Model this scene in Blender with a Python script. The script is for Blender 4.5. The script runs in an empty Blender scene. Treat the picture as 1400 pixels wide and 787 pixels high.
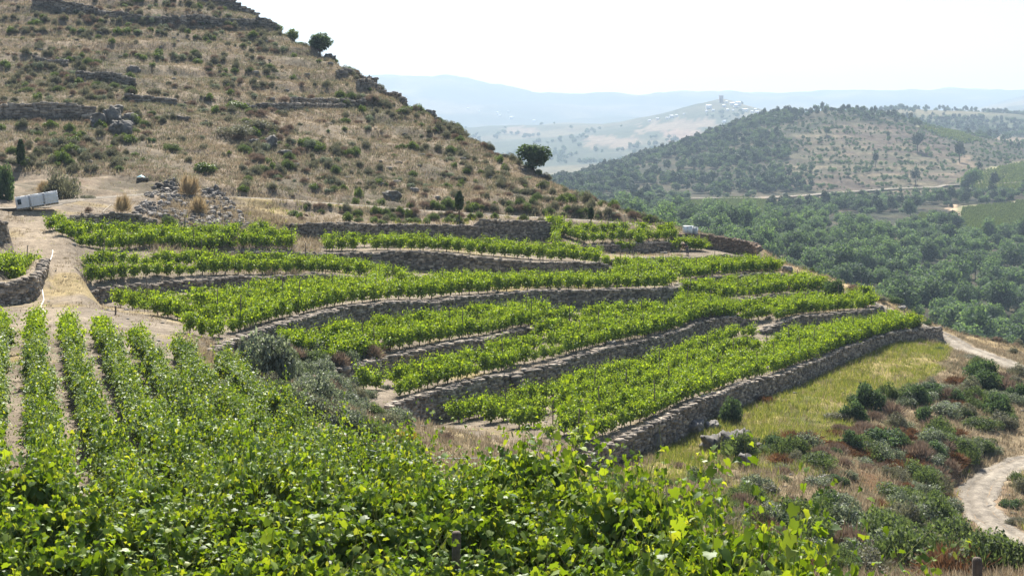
import bpy, math, random
import numpy as np
from mathutils import Vector, Matrix
from mathutils.bvhtree import BVHTree
from mathutils.kdtree import KDTree
from mathutils.geometry import delaunay_2d_cdt

random.seed(7)
RNG = np.random.default_rng(7)
SC = bpy.context.scene
COL = SC.collection

# ------------------------------------------------------------------ camera
F = 1923.0      # focal length in photo pixels (1400 wide)
HV = 200.0      # photo row of the eye level
cam = bpy.data.cameras.new("camera")
cam.sensor_width = 36.0
cam.lens = F / 1400 * 36
cam.shift_y = -(393.5 - HV) / 1400
cam.clip_start = 0.2
cam.clip_end = 60000
cam_o = bpy.data.objects.new("camera", cam)
cam_o.rotation_euler = (math.radians(90), 0, 0)
COL.objects.link(cam_o)
SC.camera = cam_o

# ------------------------------------------------------------------ light
SUN_EL, SUN_AZ = 50.0, -6.0       # straight ahead, high
world = bpy.data.worlds.new("World")
SC.world = world
world.use_nodes = True
wn = world.node_tree.nodes
wn.clear()
sky = wn.new("ShaderNodeTexSky")
sky.sky_type = 'NISHITA'
sky.sun_disc = False
sky.sun_elevation = math.radians(SUN_EL)
sky.sun_rotation = math.radians(SUN_AZ)
sky.altitude = 400
sky.dust_density = 1.8
bg = wn.new("ShaderNodeBackground")
bg.inputs[1].default_value = 0.063
wo = wn.new("ShaderNodeOutputWorld")
world.node_tree.links.new(sky.outputs[0], bg.inputs[0])
world.node_tree.links.new(bg.outputs[0], wo.inputs[0])
sun = bpy.data.lights.new("sun", 'SUN')
sun.energy = 5.0
sun.angle = math.radians(0.55)
sun.color = (1.0, 0.955, 0.88)
sun_o = bpy.data.objects.new("sun", sun)
a, e = math.radians(SUN_AZ), math.radians(SUN_EL)
sdir = Vector((math.sin(a) * math.cos(e), math.cos(a) * math.cos(e), math.sin(e)))
sun_o.rotation_euler = (-sdir).to_track_quat('-Z', 'Y').to_euler()
COL.objects.link(sun_o)
SC.view_settings.view_transform = 'Standard'
SC.view_settings.look = 'None'
SC.view_settings.gamma = 1.0
SC.view_settings.exposure = 1.4
SC.view_settings.use_curve_mapping = False
SC.cycles.max_bounces = 6
SC.cycles.diffuse_bounces = 3
SC.cycles.transmission_bounces = 3
SC.cycles.transparent_max_bounces = 8
SC.cycles.volume_bounces = 0

# ------------------------------------------------------------------ helpers
def tag(o, label=None, cat=None, group=None, kind=None):
    if label: o['label'] = label
    if cat: o['category'] = cat
    if group: o['group'] = group
    if kind: o['kind'] = kind
    return o

def empty(name, loc=(0, 0, 0), rz=0.0):
    o = bpy.data.objects.new(name, None)
    o.empty_display_size = 0.3
    o.location = loc
    o.rotation_euler = (0, 0, rz)
    COL.objects.link(o)
    return o

def mesh_np(name, V, faces, mats, mi=None, smooth=False):
    """faces: list of (n,k) int arrays; mi: list of per-array material index"""
    me = bpy.data.meshes.new(name)
    V = np.asarray(V, np.float32).reshape(-1, 3)
    me.vertices.add(len(V))
    me.vertices.foreach_set('co', V.ravel())
    fl = [np.asarray(f, np.int32) for f in faces if len(f)]
    nl = sum(f.size for f in fl)
    npoly = sum(len(f) for f in fl)
    me.loops.add(nl)
    me.loops.foreach_set('vertex_index', np.concatenate([f.ravel() for f in fl]))
    tot = np.concatenate([np.full(len(f), f.shape[1], np.int32) for f in fl])
    st = np.concatenate([[0], np.cumsum(tot)[:-1]]).astype(np.int32)
    me.polygons.add(npoly)
    me.polygons.foreach_set('loop_start', st)
    me.polygons.foreach_set('loop_total', tot)
    if mi is not None:
        k = [m for m, f in zip(mi, faces) if len(f)]
        mm = np.concatenate([np.full(len(f), m, np.int32) if np.isscalar(m) else np.asarray(m, np.int32) for m, f in zip(k, fl)])
        me.polygons.foreach_set('material_index', mm)
    if smooth:
        me.polygons.foreach_set('use_smooth', np.ones(npoly, bool))
    for m in (mats if isinstance(mats, (list, tuple)) else [mats]):
        me.materials.append(m)
    me.update(calc_edges=True)
    return me

def link(name, me, parent=None, loc=None):
    o = bpy.data.objects.new(name, me)
    COL.objects.link(o)
    if parent: o.parent = parent
    if loc is not None: o.location = loc
    return o

class Geo:
    """collects chunks of (V, tris/quads, material index)"""
    def __init__(s):
        s.V, s.F, s.M, s.n = [], [], [], 0
    def add(s, V, *faces, m=0):
        V = np.asarray(V, float).reshape(-1, 3)
        for f in faces:
            if len(f):
                s.F.append(np.asarray(f, np.int64) + s.n)
                s.M.append(m)
        s.V.append(V)
        s.n += len(V)
    def add_many(s, V, f, P, S, RZ, m=0, extra=None):
        """instance template (V,f) at points P with scale S (n or n,3) and z-rotation RZ"""
        n = len(P)
        if n == 0: return
        V = np.asarray(V, float)
        c, si = np.cos(RZ), np.sin(RZ)
        S = np.asarray(S, float)
        if S.ndim == 1: S = np.repeat(S[:, None], 3, 1)
        W = V[None] * S[:, None, :]
        X = W[..., 0] * c[:, None] - W[..., 1] * si[:, None] + P[:, None, 0]
        Y = W[..., 0] * si[:, None] + W[..., 1] * c[:, None] + P[:, None, 1]
        Z = W[..., 2] + P[:, None, 2]
        A = np.stack([X, Y, Z], -1).reshape(-1, 3)
        off = (np.arange(n) * len(V))[:, None, None]
        if not isinstance(f, (list, tuple)): f = [f]
        for k, ff in enumerate(f):
            mk = m if np.isscalar(m) else m[k]
            s.F.append((np.asarray(ff)[None] + off).reshape(-1, ff.shape[1]) + s.n)
            s.M.append(mk)
        s.V.append(A)
        s.n += len(A)
    def mesh(s, name, mats, smooth=False):
        return mesh_np(name, np.concatenate(s.V), s.F, mats, s.M, smooth)

def hash2(ix, iy, seed):
    h = (ix.astype(np.int64) * 374761393 + iy.astype(np.int64) * 668265263 + seed * 1442695041) & 0x7fffffff
    h = ((h ^ (h >> 13)) * 1274126177) & 0x7fffffff
    return ((h ^ (h >> 16)) & 0xffff) / 65535.0

def vnoise(x, y, seed=0):
    ix, iy = np.floor(x), np.floor(y)
    fx, fy = x - ix, y - iy
    fx, fy = fx * fx * (3 - 2 * fx), fy * fy * (3 - 2 * fy)
    a = hash2(ix, iy, seed); b = hash2(ix + 1, iy, seed)
    c = hash2(ix, iy + 1, seed); d = hash2(ix + 1, iy + 1, seed)
    return (a + (b - a) * fx) * (1 - fy) + (c + (d - c) * fx) * fy

def fbm(x, y, seed=0, oct=4):
    s, a, t = 0, 1.0, 0
    for o in range(oct):
        s = s + a * vnoise(x * 2 ** o + 17.3 * o, y * 2 ** o - 9.1 * o, seed + o)
        t += a
        a *= 0.5
    return s / t - 0.5

def sstep(a, b, x):
    t = np.clip((x - a) / (b - a), 0, 1)
    return t * t * (3 - 2 * t)

def P3(u, v, d):
    return ((u - 700) / F * d, d, -(v - HV) / F * d)

# ------------------------------------------------------------------ materials
def new_mat(name):
    m = bpy.data.materials.new(name)
    m.use_nodes = True
    nt = m.node_tree
    nt.nodes.clear()
    out = nt.nodes.new("ShaderNodeOutputMaterial")
    return m, nt, out

def N(nt, t, **kw):
    n = nt.nodes.new(t)
    for k, v in kw.items():
        if k.startswith('i_'):
            key = k[2:]
            n.inputs[int(key) if key.isdigit() else key.replace('_', ' ')].default_value = v
        else:
            setattr(n, k, v)
    return n

def ramp(nt, src, stops):
    r = N(nt, "ShaderNodeValToRGB")
    el = r.color_ramp.elements
    while len(el) < len(stops): el.new(0.5)
    for q, (p, c) in zip(el, stops):
        q.position = p
        q.color = (*c, 1)
    nt.links.new(src, r.inputs[0])
    return r.outputs[0]

def noise(nt, scale, detail=4, rough=0.55, coord='Object', dist=0.0):
    tc = N(nt, "ShaderNodeTexCoord")
    n = N(nt, "ShaderNodeTexNoise")
    n.inputs['Scale'].default_value = scale
    n.inputs['Detail'].default_value = detail
    n.inputs['Roughness'].default_value = rough
    n.inputs['Distortion'].default_value = dist
    nt.links.new(tc.outputs[coord], n.inputs['Vector'])
    return n.outputs['Fac']

def mixc(nt, fac, a, b, mode='MIX'):
    n = N(nt, "ShaderNodeMix", data_type='RGBA', blend_type=mode)
    for k, v in ((0, fac), (6, a), (7, b)):
        if isinstance(v, (int, float)): n.inputs[k].default_value = v
        elif isinstance(v, tuple): n.inputs[k].default_value = (*v, 1)
        else: nt.links.new(v, n.inputs[k])
    return n.outputs[2]

def leaf_mat(name, stops, trans, tfac=0.4, rough=0.45, spec=0.4, objvar=0.0):
    m, nt, out = new_mat(name)
    g = N(nt, "ShaderNodeNewGeometry")
    c = ramp(nt, g.outputs['Random Per Island'], stops)
    n = noise(nt, 1.3, 2)
    hs = N(nt, "ShaderNodeHueSaturation")
    mm = N(nt, "ShaderNodeMapRange", i_1=0.3, i_2=0.7, i_3=0.72, i_4=1.3)
    nt.links.new(n, mm.inputs[0])
    nt.links.new(mm.outputs[0], hs.inputs['Value'])
    nt.links.new(c, hs.inputs['Color'])
    c2 = hs.outputs[0]
    p = N(nt, "ShaderNodeBsdfPrincipled", i_Roughness=rough)
    p.inputs['Specular IOR Level'].default_value = spec
    nt.links.new(c2, p.inputs['Base Color'])
    t = N(nt, "ShaderNodeBsdfTranslucent")
    tc = mixc(nt, 1.0, c2, trans, 'MULTIPLY')
    nt.links.new(tc, t.inputs[0])
    mx = N(nt, "ShaderNodeMixShader", i_0=tfac)
    nt.links.new(p.outputs[0], mx.inputs[1])
    nt.links.new(t.outputs[0], mx.inputs[2])
    nt.links.new(mx.outputs[0], out.inputs[0])
    return m

def plain_mat(name, col, rough=0.8, var=0.25, scale=6.0, bump=0.0, col2=None, spec=0.3, island=0.0):
    m, nt, out = new_mat(name)
    n = noise(nt, scale, 6, 0.6)
    lo = tuple(c * (1 - var) for c in col)
    hi = col2 or tuple(min(1, c * (1 + var)) for c in col)
    c = ramp(nt, n, [(0.3, lo), (0.7, hi)])
    if island:
        g = N(nt, "ShaderNodeNewGeometry")
        k = ramp(nt, g.outputs['Random Per Island'], [(0, (1 - island,) * 3), (0.7, (1, 1, 1)), (1, (1 + island, 1 + island * 0.9, 1 + island * 0.75))])
        c = mixc(nt, 1.0, c, k, 'MULTIPLY')
    p = N(nt, "ShaderNodeBsdfPrincipled", i_Roughness=rough)
    p.inputs['Specular IOR Level'].default_value = spec
    nt.links.new(c, p.inputs['Base Color'])
    if bump:
        b = N(nt, "ShaderNodeBump", i_Strength=bump, i_Distance=0.05)
        n2 = noise(nt, scale * 4, 6, 0.7)
        nt.links.new(n2, b.inputs['Height'])
        nt.links.new(b.outputs[0], p.inputs['Normal'])
    nt.links.new(p.outputs[0], out.inputs[0])
    return m

def ground_mat(name, s1=0.35, s2=2.2, s3=14.0, bump=0.6, bd=0.12, contrast=1.0):
    m, nt, out = new_mat(name)
    at = N(nt, "ShaderNodeAttribute", attribute_name='cover')
    k = 0.35 * contrast
    c = at.outputs['Color']
    for s, kk in ((s1, k * 0.7), (s2, k), (s3, k * 0.9)):
        n = noise(nt, s, 5, 0.65)
        f = ramp(nt, n, [(0.28, (1 - kk, 1 - kk * 1.02, 1 - kk * 1.05)), (0.72, (1 + kk, 1 + kk * 0.98, 1 + kk * 0.9))])
        c = mixc(nt, 1.0, c, f, 'MULTIPLY')
    p = N(nt, "ShaderNodeBsdfPrincipled", i_Roughness=0.95)
    p.inputs['Specular IOR Level'].default_value = 0.1
    nt.links.new(c, p.inputs['Base Color'])
    b = N(nt, "ShaderNodeBump", i_Strength=bump, i_Distance=bd)
    nt.links.new(noise(nt, s3 * 0.5, 8, 0.7), b.inputs['Height'])
    nt.links.new(b.outputs[0], p.inputs['Normal'])
    nt.links.new(p.outputs[0], out.inputs[0])
    return m

M = {}
M['vine_leaf'] = leaf_mat('vine_leaf', [(0, (0.045, 0.085, 0.015)), (0.5, (0.105, 0.168, 0.027)), (0.88, (0.182, 0.245, 0.045)), (1, (0.25, 0.28, 0.07))], (2.5, 2.3, 0.38), 0.30, 0.5, 0.25)
M['vine_leaf_far'] = leaf_mat('vine_leaf_far', [(0, (0.06, 0.10, 0.016)), (0.5, (0.142, 0.222, 0.035)), (1, (0.265, 0.345, 0.07))], (2.5, 2.3, 0.38), 0.32, 0.5, 0.2)
M['shoot'] = plain_mat('vine_shoot', (0.16, 0.17, 0.05), 0.6, 0.3, 8)
M['bark'] = plain_mat('bark', (0.10, 0.075, 0.055), 0.9, 0.4, 14, 0.6)
M['stone'] = plain_mat('dry_stone', (0.25, 0.21, 0.17), 0.92, 0.42, 2.2, 0.7, (0.40, 0.345, 0.28), 0.15, island=0.55)
M['stone_brown'] = plain_mat('brown_dry_stone', (0.27, 0.19, 0.14), 0.92, 0.3, 3.0, 0.7, (0.36, 0.27, 0.2), 0.15, island=0.4)
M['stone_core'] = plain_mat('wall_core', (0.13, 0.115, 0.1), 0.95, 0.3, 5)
M['granite'] = plain_mat('granite', (0.085, 0.08, 0.072), 0.9, 0.4, 3.2, 1.0, (0.25, 0.23, 0.2), 0.15)
M['pale_stone'] = plain_mat('pale_stone', (0.19, 0.175, 0.155), 0.9, 0.3, 2.5, 0.7)
M['rubble'] = plain_mat('rubble_stone', (0.20, 0.182, 0.16), 0.92, 0.3, 2.0, 0.6, (0.28, 0.255, 0.225), 0.15, island=0.55)
M['wood'] = plain_mat('weathered_wood', (0.13, 0.10, 0.075), 0.85, 0.35, 18, 0.5)
M['wood_pale'] = plain_mat('pale_wood', (0.33, 0.28, 0.21), 0.85, 0.3, 18, 0.5)
M['white_plastic'] = plain_mat('white_plastic', (0.78, 0.79, 0.8), 0.45, 0.06, 3)
M['galv'] = plain_mat('galvanised_steel', (0.5, 0.52, 0.54), 0.4, 0.15, 9)
M['dark_label'] = plain_mat('dark_label', (0.03, 0.05, 0.06), 0.5, 0.2, 9)
M['hose'] = plain_mat('pale_hose', (0.75, 0.68, 0.58), 0.6, 0.08, 3)
M['dry_grass'] = leaf_mat('dry_grass', [(0, (0.175, 0.138, 0.095)), (0.5, (0.29, 0.238, 0.168)), (1, (0.41, 0.35, 0.262))], (1.0, 0.95, 0.8), 0.35, 0.7, 0.2)
M['straw'] = leaf_mat('straw', [(0, (0.24, 0.18, 0.10)), (0.5, (0.37, 0.29, 0.18)), (1, (0.48, 0.40, 0.27))], (1.2, 1.1, 0.9), 0.4, 0.7, 0.15)
M['green_grass'] = leaf_mat('green_grass', [(0, (0.09, 0.12, 0.028)), (0.45, (0.165, 0.19, 0.045)), (0.8, (0.28, 0.255, 0.095)), (1, (0.38, 0.32, 0.16))], (1.3, 1.4, 0.6), 0.4, 0.6, 0.25)
M['broom'] = leaf_mat('broom_twigs', [(0, (0.045, 0.065, 0.032)), (0.6, (0.08, 0.108, 0.052)), (1, (0.14, 0.165, 0.08))], (1.6, 1.7, 0.8), 0.4, 0.6, 0.15)
M['bramble'] = leaf_mat('bramble_leaf', [(0, (0.075, 0.09, 0.06)), (0.6, (0.13, 0.15, 0.105)), (1, (0.27, 0.285, 0.225))], (1.4, 1.5, 1.0), 0.35, 0.5, 0.35)
M['olive'] = leaf_mat('olive_shrub', [(0, (0.085, 0.086, 0.062)), (0.6, (0.135, 0.134, 0.098)), (1, (0.22, 0.212, 0.16))], (1.3, 1.3, 0.9), 0.35, 0.6, 0.25)
M['dry_bush'] = leaf_mat('dry_bush', [(0, (0.14, 0.105, 0.08)), (0.6, (0.23, 0.175, 0.13)), (1, (0.34, 0.265, 0.2))], (1.0, 0.9, 0.8), 0.25, 0.7, 0.2)
M['rust'] = leaf_mat('rust_bracken', [(0, (0.11, 0.058, 0.03)), (0.6, (0.17, 0.095, 0.048)), (1, (0.24, 0.155, 0.085))], (1.0, 0.85, 0.7), 0.3, 0.7, 0.2)
M['bright'] = leaf_mat('bright_shrub', [(0, (0.06, 0.09, 0.025)), (0.6, (0.11, 0.15, 0.045)), (1, (0.19, 0.22, 0.08))], (1.4, 1.5, 0.5), 0.35, 0.5, 0.3)
M['yellow'] = leaf_mat('yellow_shrub', [(0, (0.25, 0.2, 0.04)), (0.6, (0.4, 0.33, 0.06)), (1, (0.5, 0.42, 0.1))], (1.2, 1.1, 0.5), 0.35, 0.6, 0.2)
M['tree'] = leaf_mat('tree_leaf', [(0, (0.034, 0.058, 0.036)), (0.6, (0.066, 0.10, 0.06)), (1, (0.11, 0.15, 0.09))], (1.7, 1.8, 0.8), 0.35, 0.65, 0.08)  # leaf green shifted slightly bluish, some valley haze put into the colour
M['tree_light'] = leaf_mat('tree_leaf_light', [(0, (0.06, 0.098, 0.055)), (0.6, (0.09, 0.138, 0.082)), (1, (0.145, 0.19, 0.112))], (1.8, 1.9, 0.8), 0.4, 0.65, 0.08)  # lighter foliage, with the same bluish haze tint mixed into its colour
M['pine'] = leaf_mat('pine_needles', [(0, (0.02, 0.036, 0.018)), (0.6, (0.035, 0.058, 0.027)), (1, (0.055, 0.08, 0.035))], (1.2, 1.3, 0.6), 0.2, 0.6, 0.2)
M['cypress'] = leaf_mat('cypress_leaf', [(0, (0.02, 0.038, 0.018)), (1, (0.05, 0.085, 0.03))], (1.2, 1.3, 0.6), 0.2, 0.6, 0.2)
M['ground'] = ground_mat('ground', 0.25, 1.6, 9.0, 0.7, 0.15, 1.0)
M['far'] = ground_mat('far_ground', 0.02, 0.09, 0.4, 0.8, 2.0, 1.5)
M['road'] = plain_mat('dirt_road', (0.25, 0.215, 0.175), 0.95, 0.2, 1.4, 0.6, (0.36, 0.315, 0.26), 0.1)
M['house_white'] = plain_mat('white_render', (0.8, 0.79, 0.76), 0.8, 0.04, 1)
M['roof_tile'] = plain_mat('roof_tile', (0.38, 0.2, 0.12), 0.8, 0.2, 1)
M['roof_pale'] = plain_mat('pale_roof', (0.75, 0.73, 0.7), 0.7, 0.06, 1)
M['window'] = plain_mat('window_dark', (0.05, 0.06, 0.07), 0.2, 0.1, 1)
M['cloth_dark'] = plain_mat('dark_cloth', (0.02, 0.022, 0.035), 0.85, 0.2, 9)
M['cloth_grey'] = plain_mat('grey_cloth', (0.10, 0.10, 0.12), 0.85, 0.2, 9)
M['skin'] = plain_mat('skin', (0.42, 0.26, 0.18), 0.55, 0.08, 9)
M['hat'] = plain_mat('straw_hat', (0.55, 0.45, 0.3), 0.8, 0.1, 9)
M['tarp'] = plain_mat('blue_tarp', (0.25, 0.45, 0.5), 0.5, 0.2, 2)

# ------------------------------------------------------------------ terrace walls (photo column, top row, distance, height)
WALLS = {
 'W5': [(770,640,78,.9),(793,630,80,1.3),(872,588,85.5,1.6),(905,573,89,2.0),(916,568.6,90,1.9),(961,546,95,1.6),(1011,527,103,1.6),(1060,514,109,1.5),(1100,499,116,1.4),(1148,479.5,125,1.2),(1190,464,132,1.1),(1217,455.5,138,1.0),(1263,448.6,145,1.1),(1287,447.5,148,1.5)],
 'W4a': [(525,562,84,.8),(540,553,85,1.3),(583,540,88.5,1.8),(633,525,92,1.9),(669,515,95,1.9),(697,512,97,1.6)],
 'W4b': [(706,511,97.5,1.7),(713,508,98,1.7),(756,499.5,101,1.7),(788,488,104.5,1.7),(830,476,109.5,1.8),(880,467,114,1.8),(928,453,120,1.6),(956,441,125,1.4),(1006,433,131,1.2),(1021,437,131.5,.5)],
 'W4r': [(1045,452,127,.3),(1056,446,129,.7),(1088,433,134,.9),(1126,430,137,.8),(1178,426,141,.8),(1203,419,146,.9),(1207,421,147,.5)],
 'W3b': [(450,512,88.5,.4),(476,501,90.7,1.3),(519,492.6,94.5,1.1),(560,482,97.5,1.0),(605,473,100.5,.9),(659,464.5,104,.9),(702,452.7,109,.6),(735,447,112,.25)],
 'W3a': [(286,482,80,.25),(325,464.6,85,.8),(357,451.6,90,1.3),(411,436,96.5,1.6),(474,420,103,1.7),(539,413,107,1.6),(584,412,109.5,1.5)],
 'W3c': [(593,415,110,1.4),(625,407,112.5,1.5),(689,402,117,1.5),(733,398,119.5,1.5),(797,396.6,122.5,1.4),(860,396.6,126,1.4),(915,394.5,129,1.4),(928,395,130,1.2),(930,389,134,1.0),(932,386.5,136.0,.8)],
 'W3r': [(936,386,136.7,.8),(970,380,141,.9),(1013,377,145.5,.9),(1045,373,148,.9),(1075,375,149.5,.7)],
 'W3rr': [(985,417,134,.3),(1002,412,136,.7),(1056,405,141,.8),(1099,401,144.5,.8),(1127,398,147,.8),(1135,399,148,.4)],
 'W2b': [(121,399,104,1.0),(145,394,106,1.1),(173,391,107.5,.9),(216,388,110,.8),(300,380,114.5,.8),(366,379,117,.8),(453,376,120.5,.8),(496,380,121.5,.5),(509,384,122,.2)],
 'W2a': [(300,345.5,125.5,.3),(323,345,126.5,.5),(366,345,128,.8),(409,347,129.5,.9),(442,348,130,1.0),(509,346.5,131,1.4)],
 'W2': [(520,345,131.2,1.5),(588,345,131.5,1.7),(625,349,131.5,1.7),(668,354.5,131,1.7),(733,360,130.5,1.7),(776,359.5,131.5,1.6),(828,360,133,1.4),(838,366,133.5,.8)],
 'W2r': [(830,356,140,.7),(894,353,145,.8),(944,353,148,.8),(991,349,152,.9),(1034,354.5,154,.6)],
 'W1b': [(800,337,150,.4),(830,335,151,.9),(883,332,153,1.1),(926,332,155,.9)],
 'W1r': [(932,321,156.9,.8),(945,320,158,1.4),(970,321,159,1.5),(1013,328.6,159,1.7),(1032,334,157.5,1.7),(1036,338,155.5,1.3)],
 'W1': [(400,307,139,1.3),(474,305,142,1.6),(513,308,143.5,1.6),(560,307,145.5,1.6),(655,310,148,1.5)],
 'W1t': [(660,300,148.3,2.2),(690,302.7,150,2.1),(750,302.7,153,1.8),(762,314,154,.7)],
 'W0': [(80,301,121,.6),(100,296,122.5,.9),(119,294,123,1.1),(151,291.6,124,1.2),(201,298,126,.9),(212,301,127,.4)],
 'WL': [(-60,392,88,1.5),(0,390,90,1.3),(32,382,92,1.8),(50,378,93.5,1.4),(58,367,97,.8),(64,355,101,.3)],
 'WLL': [(-60,302,104,1.6),(0,304,106,1.5),(7,306,107,1.4)],
}
WP = {}     # dense wall lines: arrays of x,y,ztop,h and unit normal towards the low side
for k, pts in WALLS.items():
    a = np.array(pts, float)
    x = (a[:, 0] - 700) / F * a[:, 2]; y = a[:, 2]; z = -(a[:, 1] - HV) / F * a[:, 2]; h = a[:, 3]
    s = np.concatenate([[0], np.cumsum(np.hypot(np.diff(x), np.diff(y)))])
    n = max(3, int(s[-1] / 0.7) + 1)
    t = np.linspace(0, s[-1], n)
    X, Y, Z, H = (np.interp(t, s, q) for q in (x, y, z, h))
    for _ in range(2):   # soften corners
        for A in (X, Y, Z):
            A[1:-1] = 0.25 * A[:-2] + 0.5 * A[1:-1] + 0.25 * A[2:]
    tx, ty = np.gradient(X), np.gradient(Y)
    L = np.hypot(tx, ty)
    WP[k] = dict(x=X, y=Y, z=Z, h=H, nx=ty / L, ny=-tx / L, s=t)

# ------------------------------------------------------------------ near terrain: control points -> TIN -> fine sheet
CP = []
def cp(u, d, z): CP.append(((u - 700) / F * d, d, z))
def cpv(u, v, d): CP.append(P3(u, v, d))
for w in WP.values():
    for x, y, z, h, nx, ny in zip(w['x'], w['y'], w['z'], w['h'], w['nx'], w['ny']):
        CP.append((x, y, z - h))
        CP.append((x - 0.35 * nx, y - 0.35 * ny, z))
for u in range(-600, 2100, 200):
    cp(u, 3.5, -2.75); cp(u, 7, -4.3); cp(u, 11.5, -6.9); cp(u, 16, -7.0)
for u in (-600, -400, -200, 0, 150, 300, 450, 600):
    cp(u, 20, -7.05); cp(u, 23, -7.2); cp(u, 30, -8.7)
for u in (-600, -400, -200, 0, 150, 300, 400):
    cp(u, 42, -10.1)
for u in (-600, -400, -200, 0, 120, 240):
    cp(u, 55, -10.4); cp(u, 70, -10.35)
for u in (80, 140, 200, 240): cp(u, 80, -10.4)
cp(70, 84, -10.25); cp(40, 84, -10.3); cp(-60, 84, -10.4); cp(110, 90, -10.0); cp(150, 92, -10.9)
for u, d, z in ((1110,17.5,-7.05),(1080,19.5,-7.1),(940,22.3,-7.25),(810,25,-7.6),(665,29.5,-8.4),(530,36.5,-9.4),(390,48,-10.1),(300,60,-10.6),(262,70,-10.6)): cp(u, d, z)
for u, v, d in ((350,520,75),(420,540,70),(480,562,71),(520,590,72),(550,602,73),(600,602,76),(700,602,82),(640,592,82),(740,622,80),
                (500,555,80),(450,530,82),(400,500,84),(380,472,90),(430,500,90),(310,500,74),
                (900,680,58),(900,650,74),(820,655,75),(1000,650,75),(1000,700,62),(1000,760,48),
                (1100,540,107),(1100,600,90),(1100,650,78),(1100,700,66),(1100,787,47),
                (1200,490,130),(1200,540,112),(1200,600,94),(1200,650,82),(1200,720,67),(1200,787,52),
                (1300,480,140),(1300,520,124),(1300,580,105),(1300,640,92),(1312,690,85),(1300,740,72),(1300,787,58),
                (1400,635,98),(1340,677,89.5),(1340,702,86),(1380,757,77),(1400,787,72),(1400,700,86),(1400,560,112),(1400,520,125),
                (1600,600,110),(1600,700,88),(1600,787,70),(1600,520,138),
                (1400,506,131),(1340,482,140),(1290,463,149),(1210,418,151),
                (1215,408,156),(1290,448,155),(1340,470,150),(1400,490,145),(1600,515,150),
                (1110,366,160),(1180,390,158),(1075,368,157),(1040,356,160)): cpv(u, v, d)
for u, d, z in ((640,45,-12.3),(800,40,-12),(800,60,-16.1),(900,40,-11.8),(1100,30,-10.0),(1300,30,-10.2),(1600,30,-10.4),(1900,60,-17),(1000,32,-10.2),(700,60,-15.4),(560,55,-12.6),(450,58,-11.9)): cp(u, d, z)
for u, z in ((930,-27),(1000,-30),(1100,-35),(1300,-40),(1500,-43),(1900,-45)): cp(u, 200, z); cp(u, 260, z - 24); cp(u, 310, z - 34)
# hill above the track
RIDGE = [(-600,-330,340),(-200,-200,310),(0,-150,295),(200,-75,272),(340,-2,255),(385,35,247),(440,58,238),(500,97,228),(560,132,215),(600,152,208),(655,180,200),(700,210,193),(750,237,186),(800,259,180),(850,277,175),(880,290,171),(905,304,167),(925,316,162)]
TRACK = [(-60,278,122),(50,287,124),(100,268,136),(200,264,142),(300,269,146),(400,272.5,150),(514,280,153),(613,289,156),(724,296,159),(812,300.5,161),(880,307,161.5)]
for p in TRACK: cpv(*p)
for u, v, d in RIDGE:
    cpv(u, v, d)
    x, y, z = P3(u, v, d)
    cp(u, d + 35, z - 16); cp(u, d + 90, z - 50)
for u, v, d in ((0,250,140),(-200,250,138),(-500,250,136),(300,300,134),(250,312,128.5),(330,317,131),(225,285,134),(260,263,142),(345,300,137),(30,320,112),(60,300,120),(62,330,110),
                (20,345,103),(-60,345,101),(-300,345,101),(-300,420,84),
                (0,200,157),(0,150,175),(0,100,198),(0,50,220),(0,0,240),(200,215,157),(200,200,163),(200,150,181),(200,100,203),(200,50,224),(200,0,246),
                (-300,200,157),(-300,100,198),(-300,0,240),(400,230,168),(400,180,183),(400,130,203),(400,85,225),(600,252,171),(600,200,190),(750,272,171),(850,291,167),(100,225,150),(500,255,167),(500,150,206)): cpv(u, v, d)
for u, d, z in ((420,144,-7.7),(480,146.5,-7.9),(560,150.5,-8.0),(640,152.6,-8.3),(720,155.6,-8.6),(780,157.5,-8.9)): cp(u, d, z)
for u, v, d in ((40,246,147),(100,243,148),(160,241,149),(205,243,148.5)): cpv(u, v, d)
for u, v, d in ((40,226,149.5),(100,223,150.5),(160,221,151.5),(205,227,150.5)): cpv(u, v, d)
pts = np.array(CP)
vs, es, fs, ov, oe, of = delaunay_2d_cdt([Vector((p[0], p[1])) for p in pts], [], [], 0, 1e-5)
tv = [Vector((v.x, v.y, pts[o[0]][2])) for v, o in zip(vs, ov)]
tin = BVHTree.FromPolygons(tv, [list(f) for f in fs])

US = np.arange(-420, 1841, 4.0)
DS = np.concatenate([np.arange(4, 60, 0.5), np.arange(60, 165, 0.25), np.arange(165, 306, 0.9)])
UU, DD = np.meshgrid(US, DS, indexing='ij')
GX = (UU - 700) / F * DD
GY = DD
H = np.zeros_like(GX)
dn = Vector((0, 0, -1))
for i in range(GX.shape[0]):
    last = -40.0
    for j in range(GX.shape[1]):
        r = tin.ray_cast(Vector((GX[i, j], GY[i, j], 300)), dn)
        if r[0] is not None: last = r[0].z
        H[i, j] = last
kd_pts = [(x - 0.17 * nx, y - 0.17 * ny) for w in WP.values() for x, y, nx, ny in zip(w['x'], w['y'], w['nx'], w['ny'])]
kd = KDTree(len(kd_pts))
for i, p in enumerate(kd_pts): kd.insert((p[0], p[1], 0), i)
kd.balance()
WD = np.full(GX.shape, 99.0)
j0, j1 = np.searchsorted(DS, 70), np.searchsorted(DS, 166)
for i in range(GX.shape[0]):
    for j in range(j0, j1):
        WD[i, j] = kd.find((GX[i, j], GY[i, j], 0))[2]
mask = sstep(0.9, 2.4, WD)
for it in range(70):
    A = H.copy()
    A[1:-1, 1:-1] = 0.25 * (H[:-2, 1:-1] + H[2:, 1:-1] + H[1:-1, :-2] + H[1:-1, 2:])
    H += mask * (A - H)

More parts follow.
